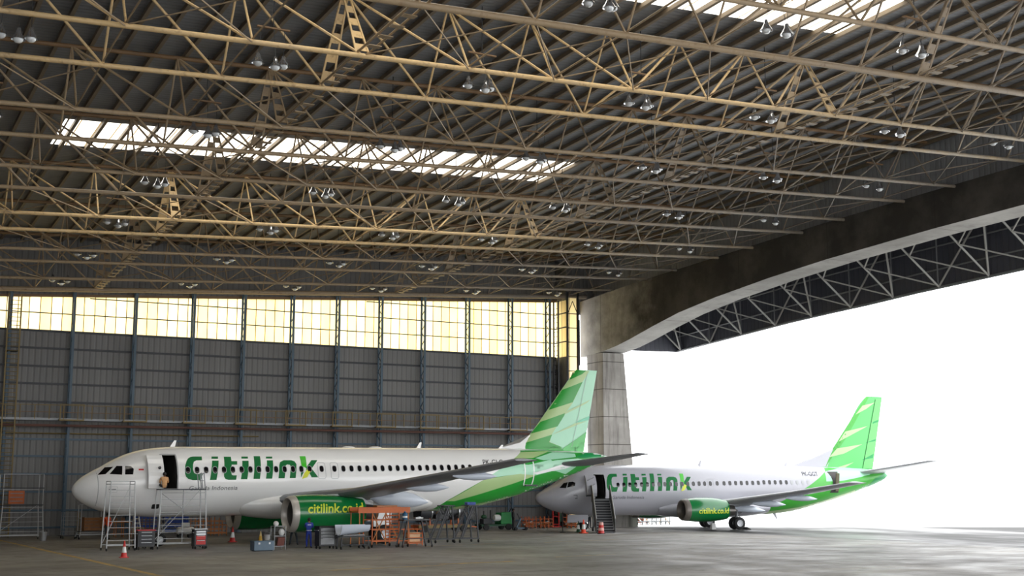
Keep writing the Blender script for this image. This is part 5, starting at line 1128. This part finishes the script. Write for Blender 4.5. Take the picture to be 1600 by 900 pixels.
for xx, m in ((-1.0, M_ALU), (.35, M_GREYSTEEL), (1.3, M_ALU)): MB().lathe([(.66, -.05), (.72, -.05), (.72, .05), (.66, .05)], (xx, 0, 0), 'x', 28).build('flange_ring', m, t, True)
MB().box((-.3, -.62, -.35), (.9, .3, .35)).build('gearbox', M_CHAR, t, bevel=.03); MB().box((.6, -.6, .1), (.3, .25, .35)).build('control_unit', M_GREYSTEEL, t, bevel=.02); MB().path([(-.4, -.7, .3), (-.25, -.75, .75), (-.2, -.7, 1.0), (0, -.6, 1.25)], .06, 8).build('bleed_duct', M_WHITE, t, True)
# green covered dolly
gx_ = 48.10
t = thing('service_dolly', 'green dolly with a green covered box and a white tank by the back wall', 'dolly', (gx_, 92, GZ), 0)
MB().box((0, 0, .38), (2.8, 1.2, .14)).build('chassis', M_DKGREEN, t)
for sx in (-1, 1):
    for sy in (-1, 1): MB().lathe([(.03, -.07), (.25, -.07), (.25, .07), (.03, .07)], (sx, sy*.62, .25), 'y', 16).build('wheel', M_BLACK, t)
MB().loft([[(.35, -.55, .45), (1.38, -.55, .45), (1.38, .55, .45), (.35, .55, .45)], [(.42, -.5, 1.35), (1.3, -.5, 1.4), (1.3, .5, 1.4), (.42, .5, 1.35)]]).build('green_cover', M_GREEN, t, bevel=.05)
MB().lathe([(.03, -.3), (.22, -.26), (.26, -.1), (.26, .1), (.22, .26), (.03, .3)], (.12, -.3, .95), 'x', 18).build('white_tank', M_WHITE, t, True)
MB().box((-.7, 0, .68), (.8, .7, .42)).build('engine_block', M_CHAR, t, bevel=.03); MB().tube((-.9, 0, .85), (-.9, 0, 1.5), .04).build('exhaust_stack', M_BLACK, t); MB().tube((-.25, .1, .45), (-.25, .1, 1.55), .05).build('exhaust_stack', M_BLACK, t); MB().ball((-1.0, -.2, 1.05), .2, 12, 8, (1.3, 1, .8)).build('air_filter', M_DKGREEN, t, 'all')
t = thing('floor_jack', 'grey wheeled floor jack beside the worker in black', 'jack', (49.58, 90.4, GZ), 0)
MB().box((0, 0, .16), (1.1, .4, .12)).build('frame', M_GREYBLUE, t); MB().bar((-.3, 0, .2), (.1, 0, .95), .12).build('lift_arm', M_GREYBLUE, t); MB().bar((.4, 0, .2), (-.25, 0, 1.3), .05).build('handle', M_DARKSTEEL, t)
for sx in (-.45, .45): MB().lathe([(.02, -.25), (.12, -.25), (.12, .25), (.02, .25)], (sx, 0, .12), 'y', 14).build('wheel', M_BLACK, t)
# orange racks by the corner
for i, (px_, ln, lab) in enumerate(((52.41, .95, 'nearest the worker in black'), (53.89, 1.15, 'below the small airliner nose'), (56.01, 1.2, 'behind the traffic cones'))):
    t = pipe_frame('low orange rack of pipes at the back wall, %s' % lab, px_, 94 if i < 2 else 93.2, ln, .8, .95 if i < 2 else 1.1, 0, M_ORANGE, 3, 3, 'low orange racks', 'orange_rack')
    for k in range(4): MB().tube((-ln*.45, -.25+k*.16, .3+.12*(k % 2)), (ln*.45, -.2+k*.15, .34+.1*(k % 3)), .05, n=8).build('stored_pipe', [M_OCH, M_RUSTY, M_WHITE, M_ORANGE][k], t)
t = thing('lifting_frame', 'tall red lifting frame behind the nose of the small airliner', 'frame', (55.58, 95, GZ))
for sx in (-.28, .28): MB().bar((sx, 0, 0), (sx, 0, 1.75), .09).build('upright', M_RED, t)
for zz in (.25, .9, 1.7): MB().bar((-.28, 0, zz), (.28, 0, zz), .07).build('cross_bar', M_RED, t)
MB().box((.45, .1, .9), (.22, .25, .9)).build('green_motor', M_DKGREEN, t, bevel=.02); MB().box((0, .2, .06), (.9, .7, .1)).build('base', M_RED, t)
t = thing('stanchion', 'thin black post standing below the nose of the small airliner', 'post', (50.09, 84.6, GZ))
MB().tube((0, 0, .04), (0, 0, 1.55), .035, n=10).build('post', M_BLACK, t); MB().lathe([(.02, .06), (.22, .04), (.24, 0), (.02, 0)], n=18).build('base', M_BLACK, t, True)
cone('orange traffic cone in front of the boarding stairs, the tallest of the pair', 50.70, 82.6, 1.0)
cone('green and white cone just behind the orange one near the stairs', 51.22, 84.2, .85, M_DKGREEN, M_WHITE)
t = thing('safety_drum', 'red and white safety drum at the left foot of the boarding stairs', 'drum', (51.23, 81, GZ))
for k in range(4): MB().lathe([(.23-.02*k, .04+k*.2), (.215-.02*k, .24+k*.2)], n=20, ca=True, cb=True).build('band', M_RED if k % 2 == 0 else mat('pale_pink', (222, 170, 160), .5), t, True)
MB().lathe([(.3, 0), (.3, .05), (.05, .05)], n=20, ca=True).build('base', M_BLACK, t, True)
# boarding stairs
c_, s_ = math.cos(-.1743), math.sin(-.1743)
def bw(x, y): return (50.06+x*c_-y*s_, 88.73+x*s_+y*c_)
bx, by = bw(4.5, -2.5)
t = thing('boarding_stairs', 'grey boarding stairs leading up to the open door of the small airliner', 'stairs', (bx, by, GZ), -.47)
H_ = 2.5; n = 13; run = 3.6
MB().box((0, .0, H_-.04), (1.4, .7, .08)).build('top_landing', M_DARKSTEEL, t)
for k in range(n):
    z = H_*(k+.5)/n-.03; y = -.3-run*(1-(k+.5)/n)
    MB().box((0, y, z), (1.3, .3, .05)).build('step', M_GREYSTEEL, t); MB().box((0, y+.14, z-.1), (1.3, .02, .2)).build('riser', M_DARKSTEEL, t)
M_SPAN = mat('stair_panel_grey', (104, 106, 106), .55, .1, .12, 2)
for sx in (-1, 1):
    MB().prism([(-.3-run, 0.05), (-.3-run, 1.0), (-.3, H_+.95), (.35, H_+.95), (.35, H_-.25), (-.3, H_-.25), (-.3-run+.3, .05)], lambda p: (sx*.7-.02, p[0], p[1]), lambda p: (sx*.7+.02, p[0], p[1])).build('side_panel', M_SPAN, t)
    MB().path([(sx*.7, -.3-run, 1.05), (sx*.7, -.3, H_+1.0), (sx*.7, .35, H_+1.0)], .04, 8).build('handrail', M_ALU, t)
    MB().bar((sx*.6, .2, .1), (sx*.6, .2, H_-.1), .1).build('support_post', M_SPAN, t); MB().bar((sx*.6, -2.0, .1), (sx*.6, .2, 1.6), .06).build('support_brace', M_SPAN, t)
    MB().lathe([(.03, -.05), (.17, -.05), (.17, .05), (.03, .05)], (sx*.62, .2, .17), 'x', 14).build('wheel', M_BLACK, t); MB().lathe([(.03, -.05), (.12, -.05), (.12, .05), (.03, .05)], (sx*.62, -3.6, .12), 'x', 14).build('wheel', M_BLACK, t)
# outside the doorway, beyond the small airliner
t = pipe_frame('orange loaded cart beyond the belly of the small airliner', 65.51, 97.8, 1.6, 1.0, 1.35, -.1, M_ORANGE, 3, 4, None, 'loaded_cart')
MB().box((0, 0, .75), (1.3, .8, .9)).build('load', M_ORANGE, t, bevel=.03)
t = thing('tow_bar_rack', 'rack of pale tow bars and rods beyond the small airliner', 'rack', (66.66, 96.6, GZ), -.1)
for k in range(9):
    a = -1.3+.33*k; MB().tube((a, -.4, .12), (a+.9*(1 if k % 2 else -.4), .4, .95+.1*(k % 3)), .045, n=8).build('tow_bar', [M_WHITE, M_ALU, mat('pale_tan', (214, 178, 140), .6)][k % 3], t)
MB().box((0, 0, .3), (3.0, .9, .08)).build('rack_deck', M_GREYSTEEL, t)
for sx in (-1.4, -.4, .5, 1.4): MB().bar((sx, -.4, 0), (sx, -.4, .9), .06).build('leg', M_DARKSTEEL, t); MB().bar((sx, .4, 0), (sx, .4, .9), .06).build('leg', M_DARKSTEEL, t)
t = thing('wheel_chock', 'white block on the ground in front of the small airliner wheels', 'chock', (63.99, 84.4, GZ), -.17)
MB().loft([[(-.2, -.18, 0), (.2, -.18, 0), (.2, .18, 0), (-.2, .18, 0)], [(-.17, -.12, .5), (.17, -.12, .5), (.17, .12, .5), (-.17, .12, .5)]]).build('block', M_WHITE, t, bevel=.03); MB().path([(-.08, 0, .49), (-.06, 0, .58), (.06, 0, .58), (.08, 0, .49)], .014).build('grip', M_GREYSTEEL, t)
wx, wy = bw(17.0, -2.62)
t = thing('wheel_chock', 'black chock against the near main wheel of the small airliner', 'chock', (wx, wy, GZ), -.1743)
MB().prism([(-.2, 0), (.22, 0), (.2, .05), (-.12, .2)], lambda p: (p[0], -.45, p[1]), lambda p: (p[0], .45, p[1])).build('wedge', M_BLACK, t); MB().tube((0, -.46, .08), (0, -.6, .08), .02).build('rope', M_YELLOW, t)
